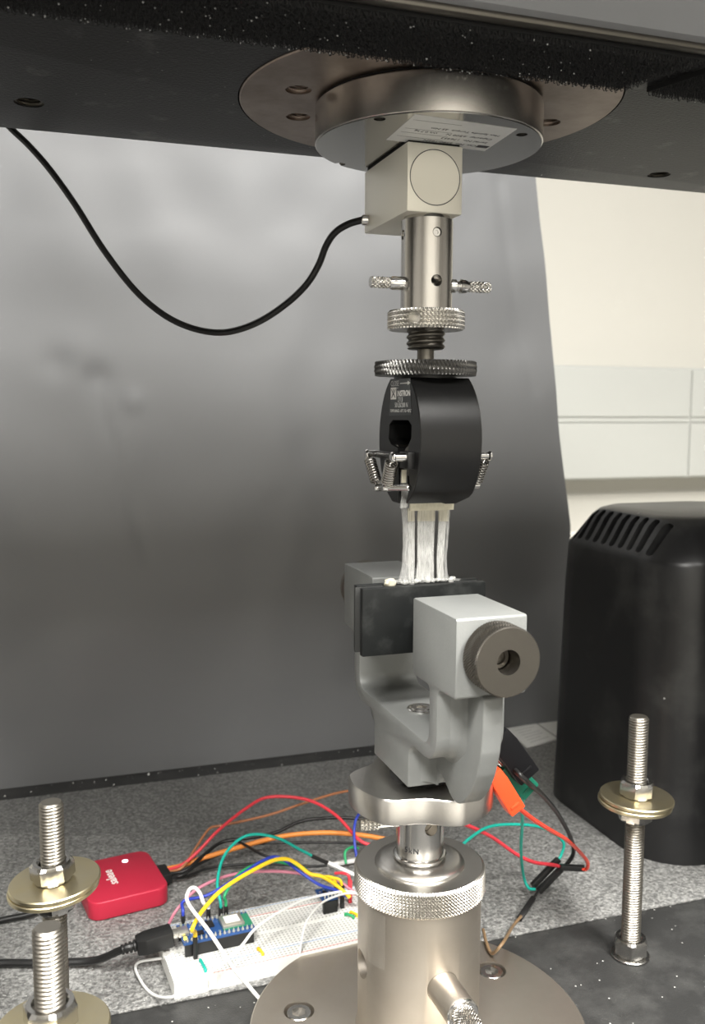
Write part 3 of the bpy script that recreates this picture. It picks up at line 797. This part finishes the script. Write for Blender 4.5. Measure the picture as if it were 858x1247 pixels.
# clear tape stuck on the cylinder
tv, tf = [], []; n_ = 14
for i in range(n_ + 1):
    a = radians(158 + (216 - 158) * i / n_)
    for z_ in (.0600 - .003 * sin(i / n_ * 2), .0725, .0882 - .0015 * (i / n_) ** 3):
        for r_ in (.03335, .03345): tv.append((r_ * cos(a), r_ * sin(a), z_))
for i in range(n_):
    for j in range(2):
        a = i * 6 + j * 2; b = a + 6
        tf += [(a + 1, b + 1, b + 3, a + 3), (a, a + 2, b + 2, b)]
obj('clear_tape', mesh(tv, tf), 'tape_clear', None, 60, label='clear tape patch stuck on the side of the steel base cylinder', cat='tape', fix=False)

# ================================================================== threaded studs with nuts and washers
def stud(x, y, ztop, zn, label, wash_tilt=(0, 0), low=True, nut_rot=0., wr=.0225):
    t = thing('threaded_stud', label, 'stud', (x, y, 0), 'threaded studs standing on the deck')
    T = Matrix.Translation((x, y, 0)); Rn = T @ Matrix.Rotation(nut_rot, 4, 'Z')
    obj('rod', thread(.0061, .0005, ztop, .00175, .00085, 30, T, .0012), 'thread_steel', t, 40)
    Tt = Matrix.Translation((x, y, zn)) @ Matrix.Rotation(wash_tilt[0], 4, 'X') @ Matrix.Rotation(wash_tilt[1], 4, 'Y')
    Tr = Tt @ Matrix.Rotation(nut_rot, 4, 'Z')
    obj('nut', hexnut(.0190, .0003, .0103, Tr), 'nut_steel', t, 20)
    obj('washer', ring(.0066, wr, -.0026, 0, 72, .0005, Tt @ Matrix.Translation((.0006, 0, 0))), 'zinc_yellow', t)
    obj('washer', ring(.0066, wr, -.0054, -.0028, 72, .0005, Tt @ Matrix.Translation((-.0003, .0003, 0))), 'zinc_yellow', t)
    obj('nut', hexnut(.0190, -.0156, -.0056, Tr @ Matrix.Rotation(.35, 4, 'Z')), 'nut_steel', t, 20)
    if low:
        obj('nut', hexnut(.0190, .0018, .0128, Rn @ Matrix.Rotation(.15, 4, 'Z')), 'nut_steel', t, 20)
        obj('washer', ring(.0066, .0122, .0002, .0016, 48, .0004, T), 'nut_steel', t)
    return t
stud(.159, .031, .157, .1060, 'tall threaded stud with brass washers beside the black motor cover', (radians(2), radians(1.5)), nut_rot=.35)
stud(-.1874, .031, .1487, .1080, 'threaded stud with brass washers in front of the red logic analyser', (radians(1), radians(-4)), nut_rot=.5)
stud(-.1902, -.075, .1415, .1000, 'threaded stud standing in front of the stud by the red analyser', (0, 0), nut_rot=.2)

# ================================================================== grey mat, backdrop, motor cover, booklet
mp2 = rounded([(-.395, .073), (.436, .073), (.436, .404), (-.395, .404)], .002, 4)
obj('rubber_mat', prism(mp2, .0001, .0016, bev=.0005), 'mat_grey', None, 30, label='speckled grey textured mat lying on the black machine deck', cat='mat')
MZ = .0016

bx = lambda z: .3590 + (-.0045 * z / .2215 if z < .2215 else -.0045 - (z - .2215) * .1445)
vs_, fs = [], []; nx, nz = 150, 130
import mathutils.noise as mn
for k, yo in enumerate((0, .0025)):
    for j in range(nz + 1):
        z = .0004 + .80 * j / nz
        for i in range(nx + 1):
            u = i / nx; x = -.46 + (bx(z) + .46) * u
            amp = .0045 * min(1, z / .08)
            y = .4325 + yo + amp * mn.noise(Vector((x * 6, z * 5, 1.3))) + 0.0022 * min(1, z / .08) * mn.noise(Vector((x * 22, z * 16, 7.7)))
            # shallow dents and a long crease
            for (dx, dz, rr, dd) in ((-.135, .372, .012, .0040), (-.105, .352, .009, -.0030), (-.17, .385, .014, .0030), (-.15, .40, .02, -.002), (.285, .42, .02, .002), (-.16, .31, .02, .001), (.06, .31, .02, .0016), (.02, .27, .012, -.001)):
                d2 = ((x - dx) ** 2 + (z - dz) ** 2) / rr ** 2
                if d2 < 6: y += dd * math.exp(-d2)
            cxr = -.135 + (.352 - z) * .28
            if .20 < z < .36: y += .0012 * math.exp(-((x - cxr) / .004) ** 2)
            cx2 = .262 + (.56 - z) * .20 * (1.2 - (z - .36) * 2)
            if .36 < z < .58: y += .0016 * math.exp(-((x - cx2) / .005) ** 2)
            vs_.append((x, y, z))
n1 = (nx + 1) * (nz + 1)
for j in range(nz):
    for i in range(nx):
        a = j * (nx + 1) + i; q_ = (a, a + 1, a + nx + 2, a + nx + 1); fs.append(q_); fs.append(tuple(n1 + v for v in q_[::-1]))
edge = [j * (nx + 1) for j in range(nz + 1)]; edge2 = [j * (nx + 1) + nx for j in range(nz + 1)]
bot = list(range(nx + 1)); top = [nz * (nx + 1) + i for i in range(nx + 1)]
for L_ in (edge, edge2, bot, top):
    for a, b in zip(L_, L_[1:]): fs.append((a, b, n1 + b, n1 + a))
obj('backdrop_sheet', mesh(vs_, fs), 'backdrop_grey', None, 40, label='large dark plastic sheet standing upright behind the test rig', cat='sheet')
# crumbs along the foot of the sheet
vs_, fs = [], []; rc = random.Random(12)
for i in range(38):
    c = Vector((rc.uniform(-.25, .2), .4285 - rc.random() ** 2 * .02, .0006)); s = rc.uniform(.0004, .0011) * (1.6 if rc.random() < .1 else 1); o0 = len(vs_)
    for q_ in ((1, 0, 0), (-1, 0, 0), (0, 1, 0), (0, -1, 0), (0, 0, 1), (0, 0, -.4)): vs_.append(c + Vector(q_) * s * rc.uniform(.6, 1.2))
    for (a, b) in ((0, 2), (2, 1), (1, 3), (3, 0)): fs += [(o0 + a, o0 + b, o0 + 4), (o0 + b, o0 + a, o0 + 5)]
obj('plastic_crumbs', mesh(vs_, fs), 'label_white', None, 0, label='clear plastic crumbs scattered along the foot of the dark sheet', cat='crumbs', kind='stuff', fix=False)

# motor cover
def loop(x0, x1, y0, y1, r, z, k=8): return [(p[0], p[1], z) for p in rrect(x0, x1, y0, y1, r, k)]
mc = thing('motor_cover', 'black moulded plastic motor cover with vent slots along its top edge', 'cover', (.32, .2, .0017))
bxx0, bxx1, byy0, byy1 = .2385, .425, .112, .292
lv = [(.0017, 0, 0), (.005, 0, .001), (.20, .0045, 0), (.229, .0060, 0), (.2335, .0075, 0), (.2400, .0120, 0), (.2560, .0215, 0), (.2615, .0270, 0), (.2640, .0340, 0)]
vs_, fs = [], []; kk = None
for z, ins, _ in lv:
    l = loop(bxx0 + ins, bxx1 - ins, byy0 + ins, byy1 - ins, .046 - ins * .45, z); kk = len(l); vs_ += l
for j in range(len(lv) - 1):
    for i in range(kk):
        i2 = (i + 1) % kk; fs.append((j * kk + i, j * kk + i2, (j + 1) * kk + i2, (j + 1) * kk + i))
fs.append(tuple(range(kk - 1, -1, -1))); fs.append(tuple(range((len(lv) - 1) * kk, len(lv) * kk)))
shell = fixn(mesh(vs_, fs))
slots = []
for i in range(10):
    yv = .1510 + i * .0118
    slots.append(prism(rrect(-.016, .015, -.0034, .0034, .0032, 4), -.012, .012, Matrix.Translation((bxx0 + .0170, yv, .2500)) @ Matrix.Rotation(radians(-58), 4, 'Y')))
shell = cut(shell, slots)
obj('shell', shell, 'cover_plastic', mc, 40)

# booklet pages
def sheet(pxs, z0, z1, label, m='paper'):
    P = [pz(a, b, z1) for a, b in pxs]
    return obj('paper_booklet', prism([(v.x, v.y) for v in P], z0, z1), m, None, 0, label=label, cat='paper')
s1 = sheet([(616, 887), (652, 880.5), (678, 899), (641, 909)], .0018, .0036, 'white printed pages lying by the backdrop foot, beside the black cover')
s2 = sheet([(654, 880), (690, 876), (712, 890), (680, 898)], .0018, .0036, 'second white page lying between the first pages and the black cover')
for k in range(7):
    a = k / 7
    p0 = pz(621 + 25 * a + 3, 887 + 20 * a, .0037); p1 = pz(648 + 26 * a, 881.8 + 17 * a, .0037)
    d = p1 - p0
    obj('print_line', box(0, d.length * (.9 - .25 * (k % 3 == 2)), -.0008, .0008, 0, .00006, M=Mx(p0, (0, 0, 1), d)), 'label_print', s1, 0)

# ================================================================== red logic analyser
ra = radians(9)
la = thing('logic_analyser', 'small red logic analyser box with white lettering on the grey mat', 'analyser', (-.142, .207, MZ))
Ml = Matrix.Translation((-.1425, .2075, MZ)) @ Matrix.Rotation(ra, 4, 'Z')
cs = prism(rrect(-.0275, .0275, -.031, .031, .0085, 8), .0004, .0135, Ml, .0012, 3)
cas = obj('case', cs, 'red_anodised', la, 40)
obj('foot_pad', prism(rrect(-.025, .025, -.0285, .0285, .007), 0, .0006, Ml), 'plastic_black', la, 0)
obj('status_light', cyl(.0021, .0130, .01365, 24, M=Ml @ Matrix.Translation((.0085, .0195, 0))), 'led_white', la)
Mt = Ml @ Matrix.Translation((-.0035, -.0105, .01355)) @ Matrix.Rotation(pi / 2, 4, 'Z')
obj('lettering', text('saleae', .0092, Mt, .00003, bold=.00015), 'white_print', la, 0, fix=False)
obj('socket', box(.026, .0282, -.012, .013, .0025, .0105, .0004, M=Ml), 'plastic_black', la)
obj('plug', box(.0275, .0355, -.0085, .0095, .0025, .0100, .0006, M=Ml), 'plastic_black', la)
PLUG = [Ml @ Vector((.0352, yy, .0062)) for yy in (-.006, -.003, 0, .003, .006, .008)]

# ================================================================== wires
def wire(pts, col, r, label, cat='wire', group=None):
    """pts: (px, py, z) or Vector"""
    P = [p if isinstance(p, Vector) else pz(*p) for p in pts]
    return obj('jumper_wire', tube(P, r, 8, 6), 'wire_' + col, None, 60, label=label, cat=cat, group=group)
def housing(a, b, parent, m='plastic_black', wdt=.0026, name='connector_housing'):
    a, b = Vector(a), Vector(b); d = b - a
    return obj(name, box(-wdt / 2, wdt / 2, -wdt / 2, wdt / 2, 0, d.length, .0003, M=Mx(a, d)), m, parent)

W = .00105
wire([PLUG[4], (222, 1053, .012), (243, 1035, .020), (265, 1012, .030), (300, 984, .040), (328, 970.5, .044), (374, 974, .042), (409, 993, .036), (440, 1025, .026), (470, 1030, .022)], 'red', .0013, 'red jumper wire arching from the logic analyser towards the steel shaft')
wire([PLUG[3], (222, 1056, .012), (240, 1030, .018), (255, 1009, .024), (271, 1005, .026), (325, 993, .030), (367, 979, .034), (409, 966, .036), (440, 962, .034), (480, 966, .03)], 'brown', W, 'brown jumper wire running from the logic analyser behind the lock disc')
wire([PLUG[2], (226, 1060, .010), (245, 1044, .014), (269, 1026, .018), (300, 1021, .02), (335, 1014, .022), (367, 1000, .026), (402, 996, .026), (436, 997, .024), (470, 1002, .02)], 'black', .0014, 'thick black lead looping over the orange wires behind the breadboard')
wire([PLUG[5], (222, 1054, .009), (241, 1047, .012), (297, 1030, .017), (346, 1018, .020), (395, 1014, .022), (440, 1017, .020), (480, 1024, .016)], 'orange', .0019, 'thick orange jumper wire bundle behind the breadboard')
wire([PLUG[1], (222, 1066, .009), (244, 1051, .011), (285, 1034, .013), (310, 1028, .015), (360, 1026, .016), (430, 1027, .014), (470, 1032, .012)], 'black', W, 'thin black lead lying below the orange wire behind the breadboard')
wire([PLUG[0], (225, 1068, .006), (260, 1056, .006), (320, 1052, .008), (374, 1055, .008), (398, 1054, .008)], 'black', W, 'lowest black lead from the analyser reaching the white connectors')
wire([pz(285, 1022, .018), (300, 1030, .019), (320, 1041, .018), (339, 1046, .014)], 'black', W, 'short black lead slanting down across the orange wire')

def lead(name_label, col, pts, ends, r=W, cat='wire', m='plastic_black', wdt=.0026):
    """a wire with connector housings: Empty > insulation, connector_housing"""
    P = [p if isinstance(p, Vector) else pz(*p) for p in pts]
    t = thing('jumper_wire', name_label, cat, tuple(P[0]))
    obj('insulation', tube(P, r, 8, 6), 'wire_' + col, t, 60)
    for e in ends:
        a, b = (v if isinstance(v, Vector) else pz(*v) for v in e[:2])
        housing(a, b, t, e[2] if len(e) > 2 else m, wdt)
    return t

# ------------------------------------------------------------------ breadboard
BA = radians(3.9)
Bm = Matrix.Translation((-.1225, .0745, MZ)) @ Matrix.Rotation(BA, 4, 'Z')
def B(x, y, z): return Bm @ Vector((x, y, z))
bb = thing('breadboard', 'white solderless breadboard lying on the front edge of the grey mat', 'breadboard', tuple(Bm.translation))
BW, BL, BH = .0635, .165, .0100
prf = [(0, 0), (BW, 0), (BW, BH), (.0515, BH), (.0512, BH - .0006), (.0506, BH - .0006), (.0503, BH), (.0342, BH), (.0338, BH - .003), (.0300, BH - .003), (.0296, BH), (.0133, BH), (.0130, BH - .0006), (.0124, BH - .0006), (.0121, BH), (0, BH)]
me = prism(prf, 0, BL, Matrix(((0, 0, 1, 0), (1, 0, 0, 0), (0, 1, 0, 0), (0, 0, 0, 1))))
bo = bpy.data.objects.new('body', me); fixn(me); me.materials.append(MATS['breadboard']); COL.objects.link(bo); bo.parent = bb; bo.rotation_euler.z = BA; INV[bo.name] = INV[bb.name]
for xx in (.020, .085, .145): obj('side_tab', box(xx, xx + .005, -.0018, .0002, .0015, .0080, .0004, M=Bm), 'breadboard', bb, 0)
for yy, m in ((.0016, 'rail_red'), (.0108, 'rail_blue'), (.0526, 'rail_red'), (.0618, 'rail_blue')):
    obj('rail_line', box(.004, BL - .004, yy - .0003, yy + .0003, BH, BH + .00008, M=Bm), m, bb, 0)
for s_, x_, y_, m in (('+', .0015, .0030, 'rail_red'), ('\u2013', .0012, .0080, 'rail_blue'), ('+', .0015, .0535, 'rail_red')):
    obj('rail_mark', text(s_, .005, Bm @ Matrix.Translation((x_, y_, BH + .0001)), .00003), m, bb, 0, fix=False)

# microcontroller board
nb = thing('microcontroller_board', 'small blue microcontroller board with metal radio module on the breadboard', 'circuit board', tuple(B(.03, .033, BH)))
nx0, nx1, ny0, ny1, nz0 = .0105, .0560, .0225, .0440, BH + .0025 + .0055
obj('header_strip', box(nx0 + .001, nx1 - .001, ny0, ny0 + .0026, BH + .0002, nz0, .0002, M=Bm), 'plastic_black', nb, 0)
obj('header_strip', box(nx0 + .001, nx1 - .001, ny1 - .0026, ny1, BH + .0002, nz0, .0002, M=Bm), 'plastic_black', nb, 0)
obj('board', box(nx0, nx1, ny0 - .0003, ny1 + .0003, nz0, nz0 + .0016, .0002, M=Bm), 'pcb_blue', nb, 0)
zt2 = nz0 + .0016
for i in range(15):
    for yy in (ny0 + .0013, ny1 - .0013):
        obj('pin', lathe([(.0010, 0), (.0010, .0008), (.0005, .0016), (.0003, .0026)], 8, Bm @ Matrix.Translation((nx0 + .0028 + i * .0029, yy, zt2 - .0001))), 'solder', nb, 60)
can = obj('radio_module', box(.0365, .0505, .0275, .0400, zt2, zt2 + .0028, .0004, M=Bm), 'can_metal', nb)
obj('module_board', box(.0365, .0556, .0270, .0405, zt2 - .0002, zt2 + .0008, M=Bm), 'pcb_green', nb, 0)
obj('module_label', box(.0390, .0482, .0300, .0382, zt2 + .0028, zt2 + .0029, M=Bm), 'white_print', can, 0)
obj('chip', box(.0255, .0325, .0335, .0405, zt2 - .0001, zt2 + .0012, .0002, M=Bm), 'chip_black', nb, 0)
obj('chip', box(.0205, .0245, .0275, .0315, zt2 - .0001, zt2 + .0011, .0002, M=Bm), 'chip_black', nb, 0)
obj('button', box(.0165, .0200, .0310, .0345, zt2 - .0001, zt2 + .0022, .0004, M=Bm), 'label_white', nb, 0)
for i in range(9):
    xx, yy = random.uniform(.016, .034), random.uniform(.0262, .0405)
    obj('component', box(xx, xx + .0015, yy, yy + .0009, zt2 - .0001, zt2 + .0007, M=Bm), 'solder', nb, 0)
obj('usb_port', box(nx0 - .0015, nx0 + .0052, .0290, .0375, zt2, zt2 + .0030, .0006, M=Bm), 'usb_metal', nb)
obj('status_light', box(.0115, .0135, .0255, .0275, zt2, zt2 + .0014, .0003, M=Bm), 'led_yellow', nb, 0)
obj('status_light', box(.0120, .0135, .0392, .0405, zt2, zt2 + .0010, .0002, M=Bm), 'led_green', nb, 0)

# sensor breakout at the far end of the breadboard
sb = thing('sensor_breakout', 'tiny blue sensor breakout board at the breadboard end by the cylinder', 'circuit board', tuple(B(.112, .045, BH)))
obj('board', box(.1065, .1175, .0370, .0520, BH + .0085, BH + .0101, .0002, M=Bm), 'pcb_blue', sb, 0)
obj('header_strip', box(.1070, .1170, .0365, .0390, BH + .0001, BH + .0085, .0002, M=Bm), 'plastic_black', sb, 0)
for i in range(4): obj('pin', box(.1080 + i * .0024, .1088 + i * .0024, .0376, .0384, BH + .0100, BH + .0125, M=Bm), 'solder', sb, 0)
obj('chip', box(.1100, .1125, .0440, .0470, BH + .0100, BH + .0109, M=Bm), 'chip_black', sb, 0)
for i in range(5): obj('component', box(.1075 + (i % 3) * .003, .1088 + (i % 3) * .003, .0415 + i * .0016, .0423 + i * .0016, BH + .0100, BH + .0108, M=Bm), 'solder', sb, 0)

# wires that stand in the breadboard; posts rise from board coordinates
def post(x, y, h=.0140, z=None): z = BH if z is None else z; return B(x, y, z + .0002), B(x, y, z + .0002 + h)
def posted(label, col, xy, pts, z=None, h=.014, r=W, end=()):
    a, b = post(*xy, h=h, z=z)
    return lead(label, col, [b - Vector((0, 0, .002)), b + Vector((0, 0, .003))] + list(pts), [(a, b)] + list(end), r)
ph = BH + .001
posted('blue jumper wire from the microcontroller corner crossing to the sensor board', 'blue', (.0155, .0465),
       [(224, 1097, .032), (255, 1089, .036), (297, 1063, .042), (318, 1049, .046), (339, 1044, .046), (367, 1063, .040), (388, 1077, .034), (409, 1084, .028), (422, 1092, .022)])
posted('teal jumper wire looping high above the microcontroller board', 'teal', (.0400, .0472),
       [(264.5, 1075, .038), (272, 1044, .046), (290, 1023, .052), (311, 1016, .053), (339, 1021, .048), (362, 1033, .036), (381, 1043, .026)],
       end=[((379, 1042, .027), (399, 1051, .020)), ((399, 1051, .020), (436, 1068, .012), 'wire_white')])
posted('green jumper wire bending low beside the teal loop', 'green', (.0435, .0472),
       [(274, 1089, .034), (290, 1065, .040), (311, 1053, .040), (332, 1049, .034), (350, 1052, .026), (372, 1058, .014)])
posted('bright yellow jumper wire arching over the microcontroller board', 'yellow', (.0170, .0195),
       [(234, 1131, .036), (248, 1107, .042), (276, 1079, .048), (325, 1051, .052), (346, 1046, .051), (360, 1051, .047), (377, 1064, .040), (391, 1067, .038), (405, 1075, .032), (414, 1082, .028), (426, 1093, .023)], r=.0013)
posted('white jumper wire looping over the yellow wire and off the board front', 'white', (.0320, .0475),
       [(248, 1100, .040), (243, 1087, .045), (236, 1081, .048), (229.5, 1085, .048), (229, 1100, .046), (255, 1135, .038), (283, 1177, .022), (302, 1200, .011), (313, 1213, .0045), (319, 1219, .0030)], r=.0012)
wire([(205, 1166, .006), (167, 1173, .0035), (171, 1194, .003), (188, 1212, .003), (213, 1213, .0135), (248, 1191, .0150), (290, 1156, .0250), (314, 1128, .0300), (360, 1100, .030), (402, 1088, .028), (428, 1086, .024), (440, 1094, .020)], 'white', .0009, 'long white wire hooking around the breadboard corner under the plug')
wire([(365, 1161, .0122), (368, 1140, .020), (374, 1121, .026), (391, 1100, .028), (416, 1089, .027), (434, 1088, .024)], 'white', .0007, 'fine white wire rising from the middle of the breadboard')
wire([(202, 1134, .0125), (206, 1124, .018), (216, 1107, .026), (241, 1082, .034), (283, 1065, .036), (332, 1061, .034), (374, 1065, .030), (409, 1072, .026), (430, 1086, .021), (442, 1096, .018)], 'pink', W, 'dull pink jumper wire arching behind the yellow and blue wires')
lead('blue wire hanging down behind the knurled ring', 'blue', [(448, 980, .050), (442, 985, .048), (434, 996, .040), (431, 1010, .034), (431.5, 1026, .026), (434, 1044, .018)], [])
lead('short green wire ending in a white connector beside the knurled ring', 'green', [(436, 1033, .016), (427, 1032, .018), (420, 1038, .016), (421, 1052, .010)], [((404, 1053, .006), (440, 1046, .006), 'wire_white')])
# dark connector posts beside the sensor board
for (x_, y_, m, nm, lb_) in ((.1185, .0435, 'plastic_black', 'black', 'black jumper plug right against the tiny sensor board'), (.1215, .0400, 'plastic_black', 'black', 'black jumper plug between the tiny sensor board and the red plug'), (.1290, .0445, 'wire_red', 'red', 'red jumper plug standing near the tiny sensor board')):
    a, b = post(x_, y_, h=.016)
    t = thing('plugged_jumper', lb_, 'connector', tuple(a), 'jumper plugs by the sensor board')
    housing(a, b, t, m); obj('wire_stub', tube([b - Vector((0, 0, .001)), b + Vector((-.001, .001, .003)), b + Vector((-.004, .004, .0035)), b + Vector((-.008, .008, .002))], W, 8, 5), {'black': 'wire_yellow', 'red': 'wire_red'}[nm], t, 60)
def flatlink(x0, y0, x1, y1, col, label):
    a, b = B(x0, y0, BH + .0006), B(x1, y1, BH + .0006)
    obj('link_wire', tube([a - Vector((0, 0, .0006)), a + Vector((0, 0, .0009)), (a + b) / 2 + Vector((0, 0, .0010)), b + Vector((0, 0, .0009)), b - Vector((0, 0, .0006))], .0009, 8, 4), 'wire_' + col, None, 60, label=label, cat='wire')
flatlink(.0195, .0040, .0190, .0150, 'teal', 'short flat green link wire at the breadboard corner')
flatlink(.0560, .0075, .0550, .0135, 'yellow', 'short flat yellow link wire near the middle of the breadboard')
flatlink(.1235, .0250, .1200, .0300, 'green', 'short green link wire near the sensor board')
flatlink(.1265, .0260, .1240, .0310, 'yellow', 'short yellow link wire near the sensor board')

# USB cable
us = thing('usb_cable', 'black cable with moulded plug feeding the microcontroller board', 'cable', tuple(pz(150, 1162, MZ)))
pzq = B(nx0 - .0012, .03325, zt2 + .0015)
d_ = (B(-.1, .0335, 0) - B(0, .0335, 0)).normalized(); d_ = (d_ + Vector((0, 0, -.10))).normalized()
Mu = Mx(pzq, d_, (0, 0, 1))
obj('plug_tip', box(-.0012, .0012, -.0035, .0035, -.0010, .0040, .0003, M=Mu), 'usb_metal', us)
bodyp = rounded([(-.0060, .0035), (.0060, .0035), (.0062, .0200), (.0040, .0255), (-.0040, .0255), (-.0062, .0200)], [.0008, .0008, .003, .001, .001, .003], 4)
obj('plug_body', prism(bodyp, -.0052, .0046, Mu @ Matrix(((0, 0, 1, 0), (1, 0, 0, 0), (0, 1, 0, 0), (0, 0, 0, 1))), .0012, 2), 'plastic_black', us)
for i in range(4): obj('strain_relief', ring(.0019, .0036 - i * .0002, .0258 + i * .0024, .0274 + i * .0024, 20, .0003, Mu), 'plastic_black', us)
e_ = Mu @ Vector((0, 0, .0250)); e2 = Mu @ Vector((0, 0, .0345))
obj('cord', tube([e_, e2, pz(118, 1169, .0085), pz(80, 1172, .0060), pz(40, 1173, .0052), pz(0, 1173, .0048), pz(-50, 1176, .0048)], .0024, 10), 'cable_black', us)
lac = Ml @ Vector((-.0275, 0, .006))
obj('analyser_cable', tube([lac + Vector((.0005, 0, 0)), lac + Vector((-.012, -.002, 0)), pz(40, 1112, .0060), pz(0, 1121, .0045), pz(-50, 1135, .0045)], .0021, 10), 'cable_black', None, 60, label='black cable leaving the red analyser behind the brass washers', cat='cable')

# ================================================================== test clips at the grip and their leads
def clip(label, m, top, bot, y, wdt, group='insulated test clips biting the grey grip', thick=.0085):
    a, b = py(*top, y), py(*bot, y); d = b - a
    M_ = Mx(a, d, Vector((cos(A0), -sin(A0), 0)).cross(d)); L_ = d.length
    M_ = Mx(a, d, (0, 1, 0))
    t = thing('test_clip', label, 'clip', tuple(a), group)
    # local x ~ towards the back, y across, z along the boot
    o2 = rounded([(-wdt * .42, 0), (wdt * .42, 0), (wdt * .5, L_ * .25), (wdt * .5, L_ * .97), (wdt * .46, L_), (-wdt * .46, L_), (-wdt * .5, L_ * .97), (-wdt * .5, L_ * .25)], .0006, 3)
    obj('boot', prism(o2, -thick / 2, thick / 2, M_ @ Matrix(((0, 0, 1, 0), (1, 0, 0, 0), (0, 1, 0, 0), (0, 0, 0, 1))), .0005, 2), m, t, 30)
    obj('boot_ridge', box(-thick / 2 - .0006, thick / 2 + .0006, -wdt * .30, wdt * .30, L_ * .80, L_ * .86, .0004, M=M_), m, t)
    end = Vector((.0172, a.y + .006, .1835))
    obj('jaw', sweep([a + d * .12, a * .6 + end * .4, end], .0016, 6, lambda u: .0030 - .0022 * u), 'nut_steel', t, 60)
    return t, b
c1, e1_ = clip('black insulated test clip hanging right of the grey grip', 'boot_black', (604, 893), (641, 944), -.012, .0135)
c2, e2_ = clip('green insulated test clip below the black clip', 'boot_green', (612, 930), (643, 962), -.004, .0120)
c3, e3_ = clip('orange insulated test clip hanging beside the steel lock disc', 'boot_orange', (598, 938), (627, 985), -.018, .0092)
def mix(pts): return [p if isinstance(p, Vector) else (pz(*p) if len(p) == 3 else py(p[0], p[1], p[2])) for p in pts]
def Y(a, b, y): return py(a, b, y)
def lead2(label, col, P, ends, r=W):
    t = thing('clip_lead', label, 'wire', tuple(P[0])); obj('insulation', tube(P, r, 8, 6), 'wire_' + col, t, 60)
    for e in ends: housing(e[0], e[1], t, wdt=e[2] if len(e) > 2 else .0037)
    return t
YK = .105      # where the joined plugs hang
lead2('black lead curving down from the black test clip', 'black', [Y(627, 938, -.0165), Y(634, 945, -.021), Y(645, 955, -.016), Y(662, 970, .02), Y(680, 993, .06), Y(694, 1019, .085), Y(698, 1038, .10), Y(690, 1052, YK), Y(680, 1061, YK)], [(Y(683, 1058, YK), Y(655, 1086, YK))], .0015)
lead2('teal lead dropping straight down from the green test clip', 'teal', [e2_ - Vector((.0, 0, -.002)), Y(636, 975, .01), Y(635.5, 1005, .05), Y(634, 1035, .08), Y(637, 1066, YK), Y(643, 1081, YK), Y(651, 1083, YK)], [(Y(648, 1079, YK + .004), Y(680, 1046, YK + .006))])
lead2('orange-red lead running from the orange test clip to its plug', 'red2', [e3_ - Vector((0, 0, -.002)), Y(648, 997, .0), Y(668, 1010, .03), Y(690, 1023, .06), Y(706, 1038, .08), Y(715, 1050, .09), Y(714, 1058, .095), Y(708, 1058, .098)], [(Y(711, 1057.5, .098), Y(682, 1056, .103))], .0013)
wire([Y(530, 1000, .03), Y(548, 999, .05), Y(566, 1004, .07), Y(598, 1019, .09), Y(628, 1040, .10), Y(650, 1050, .104), Y(672, 1053, .106), Y(685, 1056, .106)], 'red', .0013, 'red wire running from behind the steel shaft to the joined plugs')
wire([Y(560, 1032, .04), Y(570, 1022, .06), Y(592, 1008, .085), Y(618, 1004, .10), Y(652, 1006, .11), Y(674, 1015, .112), Y(686, 1027, .112), Y(683, 1041, .112), Y(679, 1048, .111)], 'teal', W, 'teal wire looping low behind the joined plugs')
lead2('brown lead rising from the base flange to the joined plugs', 'tan', [pz(588, 1132, .012), pz(592, 1148, .0125), pz(599, 1161, .0122), pz(612, 1148, .020), Y(624, 1128, YK - .03), Y(634, 1116, YK - .02)], [(Y(632, 1119, YK - .02), Y(649, 1094, YK - .008)), (Y(649.5, 1093, YK - .008), Y(655, 1085, YK - .003), .0016)])
